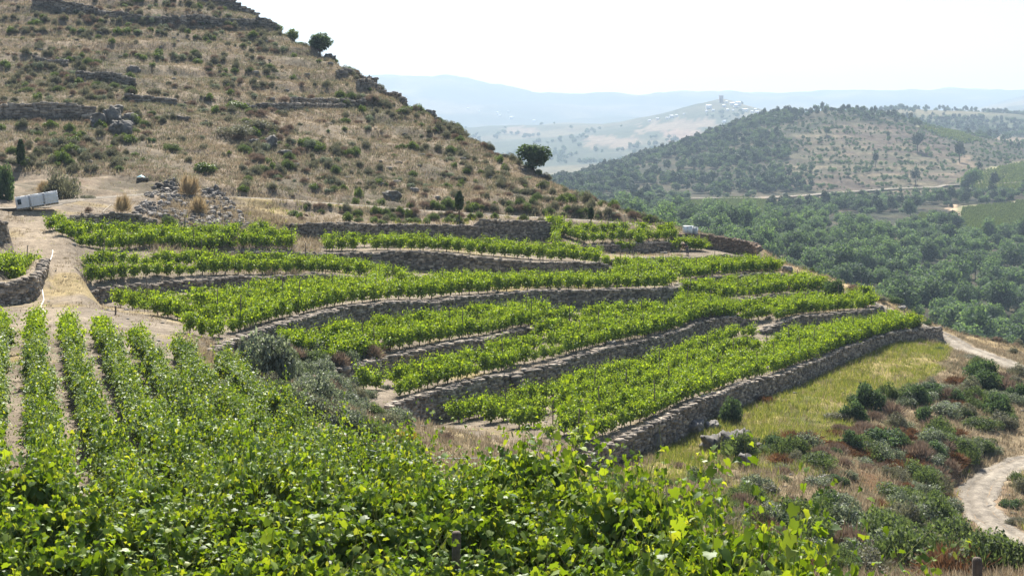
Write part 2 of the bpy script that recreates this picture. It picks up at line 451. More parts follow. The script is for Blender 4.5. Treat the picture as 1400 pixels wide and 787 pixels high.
# plan zones
track_d = lambda u: np.interp(u, [p[0] for p in TRACK] + [1000], [p[2] for p in TRACK] + [163])
EDGE = np.array([(1250,9),(1150,12.5),(1050,16),(900,21),(760,27),(640,32),(500,38),(390,48),(300,60),(262,70),(280,80)])
W5u, W5d = np.array(WALLS['W5'])[:, 0], np.array(WALLS['W5'])[:, 2]
RANG = math.atan2(0.944, -0.33)
RDIR = np.array((0.33, -0.944)); PDIR = np.array((0.944, 0.33))
def edge_s(y): return np.interp(y, [9, 16, 19, 22, 25, 29, 36, 48, 60, 70, 82], [8.8, 9.0, 9.5, 9.5, 9.3, 9.2, 9.2, 8.9, 8.6, 8.6, 8.6])
SS = GX * PDIR[0] + GY * PDIR[1]
z_hill = sstep(-1, 2, DD - track_d(UU)) * (UU < 935) + (UU >= 935) * sstep(159, 163, DD)
right_of_edge = (SS > edge_s(DD)) & (DD < 83)
w5d = np.interp(UU, np.concatenate([[520, 600, 700], W5u, [1320, 1400, 1900]]), np.concatenate([[78, 80, 80], W5d, [151, 146, 146]]))
z_lr = ((DD < w5d - 0.1) & ((SS > edge_s(DD)) | (UU > 1250))).astype(float)
right_of_edge = right_of_edge.astype(float)
bank = ((UU > 280) & (UU < 520) & (DD > 60) & (DD < 95) & (right_of_edge > 0)).astype(float)

# dirt road and tracks: centre lines in photo pixels (u, d) with width
ROADS = {
 'dirt_road': ([(1900,120),(1600,112),(1480,104.5),(1400,99),(1358,94),(1336,90.2),(1336,86.3),(1355,82.6),(1380,79.6),(1408,76),(1460,71),(1550,64),(1700,55)], 2.35),
 'ridge_track': ([(1090,153.5),(1125,153),(1160,152.5),(1210,151),(1250,150),(1290,149.5),(1340,140.5),(1400,131.5),(1480,125),(1700,122)], 2.6),
 'hill_track': ([(-300,118),(-60,121),(40,124),(100,134),(200,141.5),(300,146),(400,150),(514,153),(613,156),(724,159),(812,161),(890,162)], 2.6),
 'path': ([(66,84),(64,90),(72,97),(64,104),(50,111),(42,118),(45,123)], 3.0),
}
RL = {}
def grid_h(x, y):
    x = np.asarray(x, float); y = np.asarray(y, float)
    yy = np.clip(y, DS[0], DS[-1] - 1e-3)
    u = np.clip(700 + F * x / yy, US[0], US[-1] - 1e-3)
    fi = (u - US[0]) / 4.0
    i = fi.astype(int); fi = fi - i
    j = np.clip(np.searchsorted(DS, yy, side='right') - 1, 0, len(DS) - 2)
    fj = (yy - DS[j]) / (DS[j + 1] - DS[j])
    return (H[i, j] * (1 - fi) + H[i + 1, j] * fi) * (1 - fj) + (H[i, j + 1] * (1 - fi) + H[i + 1, j + 1] * fi) * fj

def smooth_line(x, y, n):
    s = np.concatenate([[0], np.cumsum(np.hypot(np.diff(x), np.diff(y)))])
    t = np.linspace(0, s[-1], n)
    X, Y = np.interp(t, s, x), np.interp(t, s, y)
    for _ in range(int(n / 14) + 2):
        X[1:-1] = 0.25 * X[:-2] + 0.5 * X[1:-1] + 0.25 * X[2:]
        Y[1:-1] = 0.25 * Y[:-2] + 0.5 * Y[1:-1] + 0.25 * Y[2:]
    return X, Y

RD = np.full(GX.shape, 99.0)
for k, (pl, wd) in ROADS.items():
    a = np.array(pl, float)
    x, y = (a[:, 0] - 700) / F * a[:, 1], a[:, 1]
    ln = np.hypot(np.diff(x), np.diff(y)).sum()
    X, Y = smooth_line(x, y, int(ln / 0.6))
    Z = grid_h(X, Y)
    for _ in range(30): Z[1:-1] = 0.25 * Z[:-2] + 0.5 * Z[1:-1] + 0.25 * Z[2:]
    RL[k] = (X, Y, Z, wd)
    t = KDTree(len(X))
    for i, (p, q) in enumerate(zip(X, Y)): t.insert((p, q, 0), i)
    t.balance()
    sel = np.argwhere((DD > Y.min() - 5) & (DD < Y.max() + 5) & (GX > X.min() - 5) & (GX < X.max() + 5))
    for i, j in sel:
        c, idx, ds = t.find((GX[i, j], GY[i, j], 0))
        if ds < wd * 0.5 + 2.0:
            b = 1 - sstep(wd * 0.5 + 0.2, wd * 0.5 + 2.0, np.array(ds))
            if k != 'path' or WD[i, j] > 0.8:
                H[i, j] = H[i, j] * (1 - b) + (Z[idx] - 0.06) * b
            RD[i, j] = min(RD[i, j], ds - wd * 0.5)

calm = sstep(0.3, 2.0, RD) * sstep(0.8, 2.5, WD)
amp_big = 0.9 * z_hill + 0.5 * z_lr * sstep(40, 60, DD) + 0.05
H += calm * amp_big * (1.3 * fbm(GX / 9, GY / 9, 3, 3) + 0.7 * fbm(GX / 2.6, GY / 2.6, 9, 3))
# old terrace ripples over the hill
rip = np.abs(((H + 0.6 * fbm(GX / 14, GY / 14, 21, 2)) / 2.3) % 1.0 - 0.5) * 2
H += calm * z_hill * sstep(175, 200, DD) * 0.5 * (sstep(0.25, 0.75, rip) - 0.5)
H += 0.03 * fbm(GX / 0.5, GY / 0.5, 31, 2) * calm
VV = HV - F * H / DD
VMIN = np.minimum.accumulate(VV, axis=1)

def hit(u, v, dmin=10.0):
    """first ground point seen at photo pixel u,v (beyond dmin)"""
    i = int(np.clip(round((u - US[0]) / 4), 0, len(US) - 1))
    col = VV[i]
    j = np.searchsorted(DS, dmin)
    w = np.nonzero(col[j:] <= v)[0]
    d = DS[j + w[0]] if len(w) and DS[j + w[0]] < 290 else DS[j + int(np.argmin(col[j:j + np.searchsorted(DS[j:], 285)]))]
    x = (u - 700) / F * d
    return Vector((x, d, float(grid_h(x, d))))

def seen(x, y, z):
    """is a point at height z above the plan position in view and not behind the terrain"""
    u = 700 + F * x / y; v = HV - F * z / y
    i = np.clip(((u - US[0]) / 4).round().astype(int), 0, len(US) - 1)
    j = np.clip(np.searchsorted(DS, y) - 3, 0, len(DS) - 1)
    return (u > -40) & (u < 1440) & (v < 850) & (v > -40) & (v <= VMIN[i, j] + 1.0)

def poly_mask(u, v, poly):
    p = np.array(poly, float)
    ins = np.zeros(u.shape, bool)
    for (x1, y1), (x2, y2) in zip(p, np.roll(p, -1, 0)):
        c = ((y1 > v) != (y2 > v)) & (u < (x2 - x1) * (v - y1) / (y2 - y1 + 1e-9) + x1)
        ins ^= c
    return ins
def lerp3(a, b, f): return np.asarray(a) * (1 - f[..., None]) + np.asarray(b) * f[..., None]
n1 = fbm(GX / 5, GY / 5, 41, 4); n2 = fbm(GX / 1.7, GY / 1.7, 47, 4); n3 = fbm(GX / 12, GY / 12, 53, 3)
soil = lerp3((0.18, 0.155, 0.125), (0.27, 0.236, 0.195), sstep(-.25, .25, n2))
hillc = lerp3((0.265, 0.222, 0.172), (0.15, 0.134, 0.102), sstep(-0.12, 0.2, n1))
hillc = lerp3(hillc, (0.34, 0.29, 0.225), sstep(0.05, 0.3, n2) * 0.7)
hillc = lerp3(hillc, (0.17, 0.12, 0.08), sstep(0.1, 0.3, fbm(GX / 3.2, GY / 3.2, 57, 4)) * 0.55)
hillc = lerp3(hillc, (0.33, 0.28, 0.22), sstep(0.1, 0.3, n3) * 0.5)
lr = lerp3((0.33, 0.27, 0.18), (0.17, 0.145, 0.085), sstep(-0.12, 0.2, n1))
rustm = sstep(60, 160, UU - 1040) * sstep(0, 60, VV - 590) * sstep(0.0, 0.1, n3 + 0.06 + 0.4 * n1)
lr = lerp3(lr, (0.21, 0.125, 0.065), rustm * 0.8)
MEADP = [(812,655),(900,628),(960,575),(1060,540),(1215,466),(1296,468),(1290,500),(1212,540),(1178,572),(1135,612),(1060,622),(1000,606),(930,668)]
mead = z_lr * poly_mask(UU + 34 * n1, VV + 26 * n2 + 8 * n1, MEADP)
meadc = lerp3((0.12, 0.13, 0.04), (0.30, 0.25, 0.11), sstep(-0.25, 0.15, n1 + 0.7 * n2))
C = lerp3(soil, hillc, z_hill)
C = lerp3(C, lr, z_lr)
C = lerp3(C, meadc, mead)
C = lerp3(C, (0.27, 0.22, 0.14), np.clip(bank, 0, 1) * 0.8)
beyond = sstep(0, 3, DD - track_d(UU) + 14) * (1 - z_hill) * (UU < 930) * (UU > 215) * (DD > 130)
C = lerp3(C, hillc, beyond * (WD > 1))
right_tip = ((UU > 1040) & (DD > 149)).astype(float)
C = lerp3(C, lerp3((0.42, 0.33, 0.2), (0.25, 0.2, 0.11), sstep(-.1, .2, n1)), right_tip)
pathm = (1 - sstep(-0.6, 1.2, RD + 1.5 * n2))
C = lerp3(C, (0.35, 0.30, 0.235), pathm * 0.7)
weeds = sstep(0.12, 0.28, n1 + 0.4 * n3) * (1 - z_hill) * (1 - z_lr)
C = lerp3(C, (0.33, 0.27, 0.13), weeds * 0.7)

def sheet(name, X, Y, Z, C, mat):
    nu, nd = X.shape
    V = np.stack([X, Y, Z], -1).reshape(-1, 3)
    I = np.arange(nu * nd).reshape(nu, nd)
    q = np.stack([I[:-1, :-1], I[1:, :-1], I[1:, 1:], I[:-1, 1:]], -1).reshape(-1, 4)
    me = mesh_np(name, V, [q], mat, smooth=True)
    at = me.color_attributes.new('cover', 'FLOAT_COLOR', 'POINT')
    at.data.foreach_set('color', np.concatenate([C.reshape(-1, 3), np.ones((len(V), 1))], 1).astype(np.float32).ravel())
    o = link(name, me)
    return tag(o, kind='structure')

C = lerp3(C, C * np.array((0.80, 0.76, 0.72)), 1 - 0.35 * mead)
sheet('ground', GX, GY, H, np.clip(C, 0.01, 0.9), M['ground'])

def road_strip(name, X, Y, Z, w, mat):
    tx, ty = np.gradient(X), np.gradient(Y)
    L = np.hypot(tx, ty); nx, ny = -ty / L, tx / L
    cs = np.linspace(-1, 1, 13)
    prof = -0.10 * np.exp(-((np.abs(cs) - 0.45) / 0.16) ** 2) + 0.03 - 0.07 * cs ** 6
    wob = 1 + 0.12 * np.sin(np.arange(len(X)) * 0.7) + 0.10 * RNG.normal(size=len(X))
    XX = X[:, None] + nx[:, None] * cs[None] * (w / 2 * wob)[:, None]
    YY = Y[:, None] + ny[:, None] * cs[None] * (w / 2 * wob)[:, None]
    ZZ = Z[:, None] + prof[None] + 0.03 * fbm(XX / 0.6, YY / 0.6, 5, 3)
    V = np.stack([XX, YY, ZZ], -1).reshape(-1, 3)
    I = np.arange(XX.size).reshape(XX.shape)
    q = np.stack([I[:-1, :-1], I[:-1, 1:], I[1:, 1:], I[1:, :-1]], -1).reshape(-1, 4)
    rut = np.exp(-((np.abs(cs) - 0.45) / 0.17) ** 2)[None, :, None] + 0 * XX[..., None]
    base = lerp3((0.25, 0.222, 0.185), (0.185, 0.163, 0.137), sstep(-.2, .2, fbm(XX / 1.3, YY / 1.3, 15, 4)))
    CC = base * (1 - 0.8 * (rut - 0.5) * 0.35) * (1 - 0.25 * np.abs(cs)[None, :, None] ** 4)
    me = mesh_np(name, V, [q], mat, smooth=True)
    at = me.color_attributes.new('cover', 'FLOAT_COLOR', 'POINT')
    at.data.foreach_set('color', np.concatenate([CC.reshape(-1, 3), np.ones((len(V), 1))], 1).astype(np.float32).ravel())
    tag(link(name, me), kind='structure')
for k in ('dirt_road', 'ridge_track', 'hill_track'):
    X, Y, Z, w = RL[k]
    road_strip(k, X, Y, Z, w, M['ground'])

# ------------------------------------------------------------------ far terrain
FU = np.arange(-500, 2101, 5.0)
LAY = [  # distance, {photo column: row}
 (230, {-500:900,700:760,1000:740,1400:800}),
 (300, {-500:520,700:440,900:440,1000:450,1200:508,1400:562,2000:640}),
 (400, {-500:400,700:345,900:352,1000:368,1200:420,1400:475,2000:540}),
 (500, {-500:360,700:320,900:325,1000:336,1200:375,1400:420,2000:470}),
 (620, {-500:330,700:305,900:308,1000:316,1200:340,1400:362,2000:400}),
 (750, {-500:310,700:292,900:294,1000:300,1200:310,1400:318,2000:340}),
 (900, {-500:290,700:278,900:279,1000:280,1200:284,1400:283,2000:290}),
 (1050, {-500:280,700:263,850:263,1000:264,1200:262,1400:256,2000:250}),
 (1250, {-500:275,700:262,800:250,870:237,1000:222,1130:210,1250:215,1400:232,2000:235}),
 (1450, {-500:275,700:264,790:248,870:224,960:199,1040:178,1130:170,1250:184,1400:212,2000:225}),
 (1600, {-500:280,700:266,790:250,830:238,870:218,920:206,960:191,1000:176,1040:163,1090:155,1130:152,1200:158,1250:170,1300:182,1350:192,1400:199,2000:215}),
 (1800, {-500:280,700:262,900:225,1000:200,1130:182,1250:183,1300:189,1400:195,2000:205}),
 (2300, {-500:270,700:240,900:225,1130:190,1200:174,1300:178,1400:181,2000:190}),
 (2800, {-500:260,700:236,900:222,1000:210,1130:172,1200:156,1230:151,1300:153,1350:156,1400:158,2000:150}),
 (3300, {-500:240,600:226,700:222,850:212,950:205,1050:200,1200:185,1400:180,2000:180}),
 (4000, {-500:220,600:202,700:196,800:189,900:178,960:166,1020:161,1080:170,1200:176,1400:176,2000:170}),
 (4500, {-500:200,600:192,660:186,760:178,850:170,900:161,950:148,985:140,1010:145,1050:155,1100:168,1200:173,1400:173,2000:165}),
 (5200, {-500:195,700:183,900:170,985:163,1100:174,1400:176,2000:170}),
 (6500, {-500:180,600:178,1000:172,1200:170,1280:162,1330:150,1400:129,1500:112,2000:80}),
 (8000, {-500:150,500:140,600:145,800:150,1000:150,1300:150,1400:140,2000:140}),
 (9500, {-500:95,400:101,530:100,560:101,620:107,680:118,740:128,800:128,820:125,870:132,920:125,980:128,1050:128,1120:123,1180:125,1250:130,1320:128,1390:127,2000:120}),
 (11500, {-500:140,2000:150}),
]
LD = np.array([l[0] for l in LAY], float)
LZ = np.stack([-(np.interp(FU, list(l[1].keys()), list(l[1].values())) - HV) / F * l[0] for l in LAY], 1)
k5 = np.array([1, 4, 6, 4, 1]) / 16
for j in range(LZ.shape[1]):
    LZ[2:-2, j] = np.convolve(LZ[:, j], k5, 'valid')
FD = np.concatenate([np.arange(230, 1000, 7), np.arange(1000, 1700, 8), np.geomspace(1700, 11500, 130)])
# smooth interpolation along distance (monotone cubic via log distance)
def interp_layers(zrow):
    x = np.log(LD); m = np.gradient(zrow, x)
    t = np.log(FD)
    i = np.clip(np.searchsorted(x, t, side='right') - 1, 0, len(x) - 2)
    h = x[i + 1] - x[i]; s = (t - x[i]) / h
    sl = (zrow[i + 1] - zrow[i]) / h
    m0 = np.clip(m[i], -3 * abs(sl), 3 * abs(sl)); m1 = np.clip(m[i + 1], -3 * abs(sl), 3 * abs(sl))
    return (2*s**3-3*s**2+1)*zrow[i] + (s**3-2*s**2+s)*h*m0 + (-2*s**3+3*s**2)*zrow[i+1] + (s**3-s**2)*h*m1
FH = np.stack([interp_layers(LZ[i]) for i in range(len(FU))])
FUU, FDD = np.meshgrid(FU, FD, indexing='ij')
FX = (FUU - 700) / F * FDD
FY = FDD
ax = FDD * 0.006
FH = FH + ax * (fbm(FX / 160, FY / 160, 61, 4)) * sstep(300, 500, FDD) * (1 - sstep(1900, 2600, FDD))
FH = FH + sstep(1900, 2600, FDD) * FDD * 0.016 * fbm(FX / 620, FY / 620, 71, 6)
FV = HV - F * FH / FDD
FVMIN = np.minimum.accumulate(FV, axis=1)
def far_h(x, y):
    x = np.asarray(x, float); y = np.asarray(y, float)
    u = np.clip(700 + F * x / y, FU[0], FU[-1] - 1e-3)
    fi = (u - FU[0]) / 5.0; i = fi.astype(int); fi = fi - i
    j = np.clip(np.searchsorted(FD, y, side='right') - 1, 0, len(FD) - 2)
    fj = np.clip((y - FD[j]) / (FD[j + 1] - FD[j]), 0, 1)
    return (FH[i, j] * (1 - fi) + FH[i + 1, j] * fi) * (1 - fj) + (FH[i, j + 1] * (1 - fi) + FH[i + 1, j + 1] * fi) * fj
def far_hit(u, v, dmin=300, dmax=12000):
    i = int(np.clip(round((u - FU[0]) / 5), 0, len(FU) - 1))
    j = np.searchsorted(FD, dmin)
    w = np.nonzero((FV[i][j:] <= v) & (FD[j:] <= dmax))[0]
    d = FD[j + w[0]] if len(w) else min(dmax, FD[-1])
    x = (u - 700) / F * d
    return Vector((x, d, float(far_h(x, d))))
def far_seen(x, y, z):
    u = 700 + F * x / y; v = HV - F * z / y
    i = np.clip(((u - FU[0]) / 5).round().astype(int), 0, len(FU) - 1)
    j = np.clip(np.searchsorted(FD, y) - 2, 0, len(FD) - 1)
    ii = np.clip(((u - US[0]) / 4).round().astype(int), 0, len(US) - 1)
    return (u > -30) & (u < 1440) & (v <= FVMIN[i, j] + 1) & (v < VMIN[ii, -1] + 2)

# the fields are outlines of land parcels (photo outline + range of distance)
FIELDS = [
 ('vineyard', [(935,276),(1010,270),(1060,276),(1048,300),(975,304),(930,292)], 600, 1040),
 ('tan', [(1040,268),(1130,266),(1125,283),(1050,285)], 600, 1040),
 ('vineyard', [(1258,292),(1305,292),(1303,304),(1255,304)], 500, 1000),
 ('soilpatch', [(1302,280),(1316,280),(1312,300),(1298,318),(1306,296)], 500, 1000),
 ('vineyard', [(1316,284),(1400,274),(1480,270),(1480,330),(1400,322),(1340,330),(1300,326),(1312,305)], 450, 1000),
 ('vineyard', [(1305,246),(1330,236),(1400,222),(1480,216),(1480,258),(1400,262),(1340,262)], 1000, 1700),
 ('vineyard', [(1255,172),(1310,180),(1345,192),(1320,196),(1280,184)], 1300, 2600),
 ('tan', [(1310,214),(1325,212),(1345,232),(1312,232)], 1000, 1700),
 ('brown', [(1085,186),(1130,170),(1230,168),(1290,190),(1325,240),(1270,262),(1140,262),(1050,250),(1100,215)], 1000, 1650),
 ('brown', [(1060,225),(1110,200),(1125,232),(1075,236)], 1000, 1650),
 ('tan', [(880,172),(905,165),(970,162),(980,172),(940,178),(872,182)], 3400, 5000),
 ('tan', [(840,190),(870,184),(880,198),(850,204),(820,200)], 3000, 5000),
 ('tan', [(800,186),(830,184),(838,196),(805,205)], 3000, 5000),
 ('pink', [(905,180),(960,178),(985,186),(950,198),(920,195)], 3000, 5000),
 ('tan', [(1340,185),(1400,188),(1480,186),(1480,192),(1400,195),(1345,190)], 1500, 3000),
 ('tan', [(690,176),(720,172),(735,180),(700,185)], 3000, 6000),
]
g1 = fbm(FX / 60, FY / 60, 81, 4); g2 = fbm(FX / 18, FY / 18, 87, 4); g3 = fbm(FX / 400, FY / 400, 91, 4)
FC = lerp3((0.055, 0.062, 0.03), (0.12, 0.105, 0.06), sstep(-.15, .2, g2))
FC = lerp3(FC, (0.17, 0.13, 0.08), sstep(0.1, 0.3, g1) * 0.7)
fc2 = lerp3((0.06, 0.075, 0.035), (0.16, 0.14, 0.075), sstep(-.05, .2, g3))
FC = lerp3(FC, fc2, sstep(1900, 2600, FDD))
COLS = {'vineyard': (0.19, 0.18, 0.10), 'tan': (0.17, 0.13, 0.088), 'soilpatch': (0.40, 0.29, 0.2), 'brown': (0.085, 0.063, 0.047), 'pink': (0.2, 0.135, 0.095)}
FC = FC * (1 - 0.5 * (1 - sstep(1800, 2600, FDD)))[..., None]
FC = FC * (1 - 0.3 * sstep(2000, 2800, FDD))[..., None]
FIELDM = np.zeros(FX.shape)
ROWSM = np.zeros(FX.shape)
wu = FUU + 34 * g2 + 30 * g1; wv = FV + 5.0 * g1 + 6 * g2
for nm, poly, d0, d1 in FIELDS:
    m = (poly_mask(wu, wv, poly) & (FDD > d0) & (FDD < d1)).astype(float)
    c = np.array(COLS[nm])[None, None] * (1 + 0.5 * g2[..., None])
    if nm == 'vineyard':
        ROWSM = np.maximum(ROWSM, m)
    if nm == 'brown': c = lerp3(c, (0.085, 0.08, 0.05), sstep(-0.12, 0.12, g1 + 0.6 * g2))
    FC = lerp3(FC, c, m * (0.9 if nm != 'brown' else 0.8))
    if nm in ('vineyard', 'tan', 'soilpatch', 'pink'): FIELDM = np.maximum(FIELDM, m)
    if nm == 'brown': FIELDM = np.maximum(FIELDM, m * 0.75)
# terrace steps on the brown flank
bm_ = (poly_mask(FUU, FV, FIELDS[8][1]) & (FDD > 1000) & (FDD < 1650)).astype(float)
st = (FH / 5.5) % 1.0
FH = FH + bm_ * 3.2 * (sstep(0.6, 0.95, st) - st)
FC = lerp3(FC, (0.18, 0.145, 0.10), 0.6 * bm_ * sstep(0.72, 0.8, st) * (1 - sstep(0.9, 0.97, st)) * sstep(-0.05, 0.12, g1 + 0.1))
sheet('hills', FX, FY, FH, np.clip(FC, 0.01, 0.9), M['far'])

# far road across the foot of the hill
a = np.array([(880,988),(940,985),(1000,985),(1060,1010),(1130,1040),(1200,1060),(1280,1075),(1400,1090),(1600,1100)], float)
X, Y = smooth_line((a[:, 0] - 700) / F * a[:, 1], a[:, 1], 90)
Z = far_h(X, Y) + 1.2
road_strip('valley_road', X, Y, Z, 9.0, M['ground'])

# ------------------------------------------------------------------ stones and dry stone walls
def rock_template(seed, cuts=2, jit=0.12, round_=0.55):
    r = np.random.default_rng(seed)
    n = cuts + 1
    V, idx = [], {}
    def vid(p):
        k = tuple(p)
        if k not in idx:
            idx[k] = len(V)
            V.append(np.array(p) / cuts * 2 - 1.0)
        return idx[k]
    Fq = []
    for ax_ in range(3):
        for side in (0, cuts):
            for i in range(cuts):
                for j in range(cuts):
                    q = []
                    for di, dj in ((0, 0), (1, 0), (1, 1), (0, 1)):
                        p = [0, 0, 0]
                        p[ax_] = side; p[(ax_ + 1) % 3] = i + di; p[(ax_ + 2) % 3] = j + dj
                        q.append(vid(p))
                    Fq.append(q if side else q[::-1])
    V = np.array(V)
    L = np.linalg.norm(V, axis=1, keepdims=True)
    V = V * (1 - round_) + V / L * round_ * 1.15
    V += r.normal(0, jit, V.shape)
    return V * 0.5, np.array(Fq)
STONES = [rock_template(i, 2, 0.09, 0.4) for i in range(10)]

def boulder_mesh(seed, mat):
    V, f = rock_template(seed, 12, 0.0, 0.55)
    r = np.random.default_rng(seed)
    D = V / np.linalg.norm(V, axis=1, keepdims=True)
    o = r.uniform(0, 50, 3)
    k = 0.9 + 0.8 * fbm(D[:, 0] * 1.6 + o[0], D[:, 1] * 1.6 + D[:, 2] * 1.3 + o[1], seed, 4) + 0.8 * fbm(D[:, 2] * 3.4 + o[2], D[:, 0] * 3.4 - D[:, 1] * 2.6, seed + 3, 4)
    V = V * k[:, None]
    for _ in range(4):     # flat fracture faces
        nrm = r.normal(size=3); nrm /= np.linalg.norm(nrm)
        dd = V @ nrm; lim = np.quantile(dd, 0.90)
        V = V - np.clip(dd - lim, 0, None)[:, None] * nrm[None] * 0.8
    return mesh_np('boulder', V, [f], mat)

def wall_stones(x, y, zt, zb, nx, ny, thick=0.55, course=0.23, length=0.40, seed=0):
    """stone by stone: face courses, ragged top layer and both ends"""
    r = np.random.default_rng(seed)
    s = np.concatenate([[0], np.cumsum(np.hypot(np.diff(x), np.diff(y)))])
    tang = np.stack([-ny, nx], 1)
    G = Geo()
    P, S, A = [], [], []
    def at(t):
        return [np.interp(t, s, q) for q in (x, y, zt, zb, nx, ny)]
    hmax = (zt - zb).max()
    nc = int(hmax / course) + 1
    for c in range(-1, nc + 1):
        t = r.uniform(0, length)
        while t < s[-1]:
            l = length * r.choice((r.uniform(0.45, 0.9), r.uniform(0.9, 1.5), r.uniform(1.5, 2.4)), p=(0.5, 0.38, 0.12))
            X, Y, ZT, ZB, NX, NY = at(min(t + l / 2, s[-1]))
            z = ZB + (c + 0.5) * course
            if z < ZT - 0.05:
                hh = course * r.uniform(0.8, 1.35)
                off = r.normal(0, 0.03)
                P.append((X + NX * off, Y + NY * off, z + r.normal(0, 0.025)))
                S.append((l * 1.03, 0.34 * r.uniform(0.8, 1.2), hh)); A.append(math.atan2(NX, -NY) + r.normal(0, 0.07))
            t += l
    # top layer
    t = 0
    while t < s[-1]:
        l = length * r.uniform(0.7, 1.7)
        X, Y, ZT, ZB, NX, NY = at(min(t + l / 2, s[-1]))
        for kk in range(2):
            o = 0.02 - kk * 0.30 + r.normal(0, 0.05)
            if r.random() < 0.93:
                P.append((X + NX * o, Y + NY * o, ZT - 0.02 + r.normal(0, 0.05)))
                S.append((l * 1.05, 0.36 * r.uniform(0.8, 1.3), course * r.uniform(0.6, 1.5))); A.append(math.atan2(NX, -NY) + r.normal(0, 0.2))
        t += l
    # ends
    for t in (0.05, s[-1] - 0.05):
        X, Y, ZT, ZB, NX, NY = at(t)
        for c in range(0, nc + 1):
            z = ZB + (c + 0.5) * course
            if z < ZT:
                P.append((X - NX * 0.3, Y - NY * 0.3, z)); S.append((0.4, 0.6, course * 1.2)); A.append(math.atan2(NX, -NY) + r.normal(0, 0.1))
    P, S, A = np.array(P), np.array(S), np.array(A)
    kind = r.integers(0, len(STONES), len(P))
    for k in range(len(STONES)):
        m = kind == k
        if m.any(): G.add_many(*STONES[k], P[m], S[m], A[m], 0)
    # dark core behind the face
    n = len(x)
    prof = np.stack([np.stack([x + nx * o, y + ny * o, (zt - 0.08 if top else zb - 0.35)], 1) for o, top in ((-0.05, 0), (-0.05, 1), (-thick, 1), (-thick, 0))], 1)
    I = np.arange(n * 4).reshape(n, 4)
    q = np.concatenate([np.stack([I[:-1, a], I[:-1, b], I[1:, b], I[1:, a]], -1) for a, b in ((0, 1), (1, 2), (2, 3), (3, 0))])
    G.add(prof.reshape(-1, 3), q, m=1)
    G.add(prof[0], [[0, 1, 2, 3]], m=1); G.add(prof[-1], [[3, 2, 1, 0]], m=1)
    return G

def steps_geo(x, y, z0, z1, ax, nx, ny, seed):
    G = Geo(); n = 6; r = np.random.default_rng(seed)
    P = np.array([(x + nx * (0.9 - 0.75 * i / (n - 1)), y + ny * (0.9 - 0.75 * i / (n - 1)), z0 + (z1 - z0) * (i + 0.4) / n) for i in range(n)])
    G.add_many(*STONES[3], P, np.array([(0.95, 0.5, 0.3)] * n), np.full(n, ax) + r.normal(0, 0.08, n), 0)
    return G

WLAB = {
 'W5': 'long low grey dry stone wall above the green grass bank, lowest of the terraces',
 'W4a': 'tall grey dry stone wall stub with rounded end, beside the bare pale soil corner',
 'W4b': 'long grey dry stone wall second up from the grass bank, right of the wall stairs',
 'W4r': 'short low stone wall curving to a rounded end by the ridge track',
 'W3b': 'broken low stone wall fading out among vines right of the grey brambles',
 'W3a': 'curving grey dry stone wall rising from the grey brambles up to the stairs',
 'W3c': 'grey dry stone wall running from the stairs to the square pillar corner',
 'W3r': 'thin low stone wall ending at the pale block on the ridge',
 'W3rr': 'thin low stone wall ending at the dark green ridge bush',
 'W2b': 'low mossy stone wall under the second vine row, starting beside the sandy path',
 'W2a': 'low grey stone wall glimpsed behind a vine row, ending at small stairs',
 'W2': 'wavy grey dry stone wall with bright capstones in the middle of the upper terraces',
 'W2r': 'low stone lip of the sparse terrace where a worker bends',
 'W1b': 'short grey stone wall behind a few young vines, below the curved brown wall',
 'W1r': 'high curved brown stone wall under the white cabinet at the terrace tip',
 'W1': 'straight mortared grey wall with flat pale top just below the hill track',
 'W1t': 'taller grey wall block with sloping right end, joined to the straight flat topped wall',
 'W0': 'short dark stone wall below tufts of dry grass, beside the rubble heap',
 'WL': 'grey stone wall with rounded corner and big niche stone left of the sandy path',
 'WLL': 'dark end of a stone wall below the white tanks',
}
for i, (k, w) in enumerate(WP.items()):
    fine = k in ('W1', 'W1t')
    if not fine:
        rag = 0.30 * fbm(w['s'] / 2.2, w['s'] * 0 + i, 400 + i, 4)
        w['z'] = w['z'] + np.where(rag < 0, rag * 1.1, rag * 0.5)
    g = wall_stones(w['x'], w['y'], w['z'] + 0.02, w['z'] - w['h'], w['nx'], w['ny'], course=0.15 if fine else 0.18, length=0.26 if fine else 0.30, seed=100 + i)
    o = link('stone_wall', g.mesh('stone_wall', [M['stone_brown' if k == 'W1r' else 'stone'], M['stone_core']]))
    tag(o, WLAB[k], 'stone wall', 'dry stone terrace walls', 'thing')
    if k in ('W3a', 'W4a', 'W2a'):
        g = steps_geo(w['x'][-1] + 0.35, w['y'][-1], w['z'][-1] - w['h'][-1], w['z'][-1], math.atan2(w['nx'][-1], -w['ny'][-1]), w['nx'][-1], w['ny'][-1], i)
        link('steps', g.mesh('steps', [M['stone']]), o)

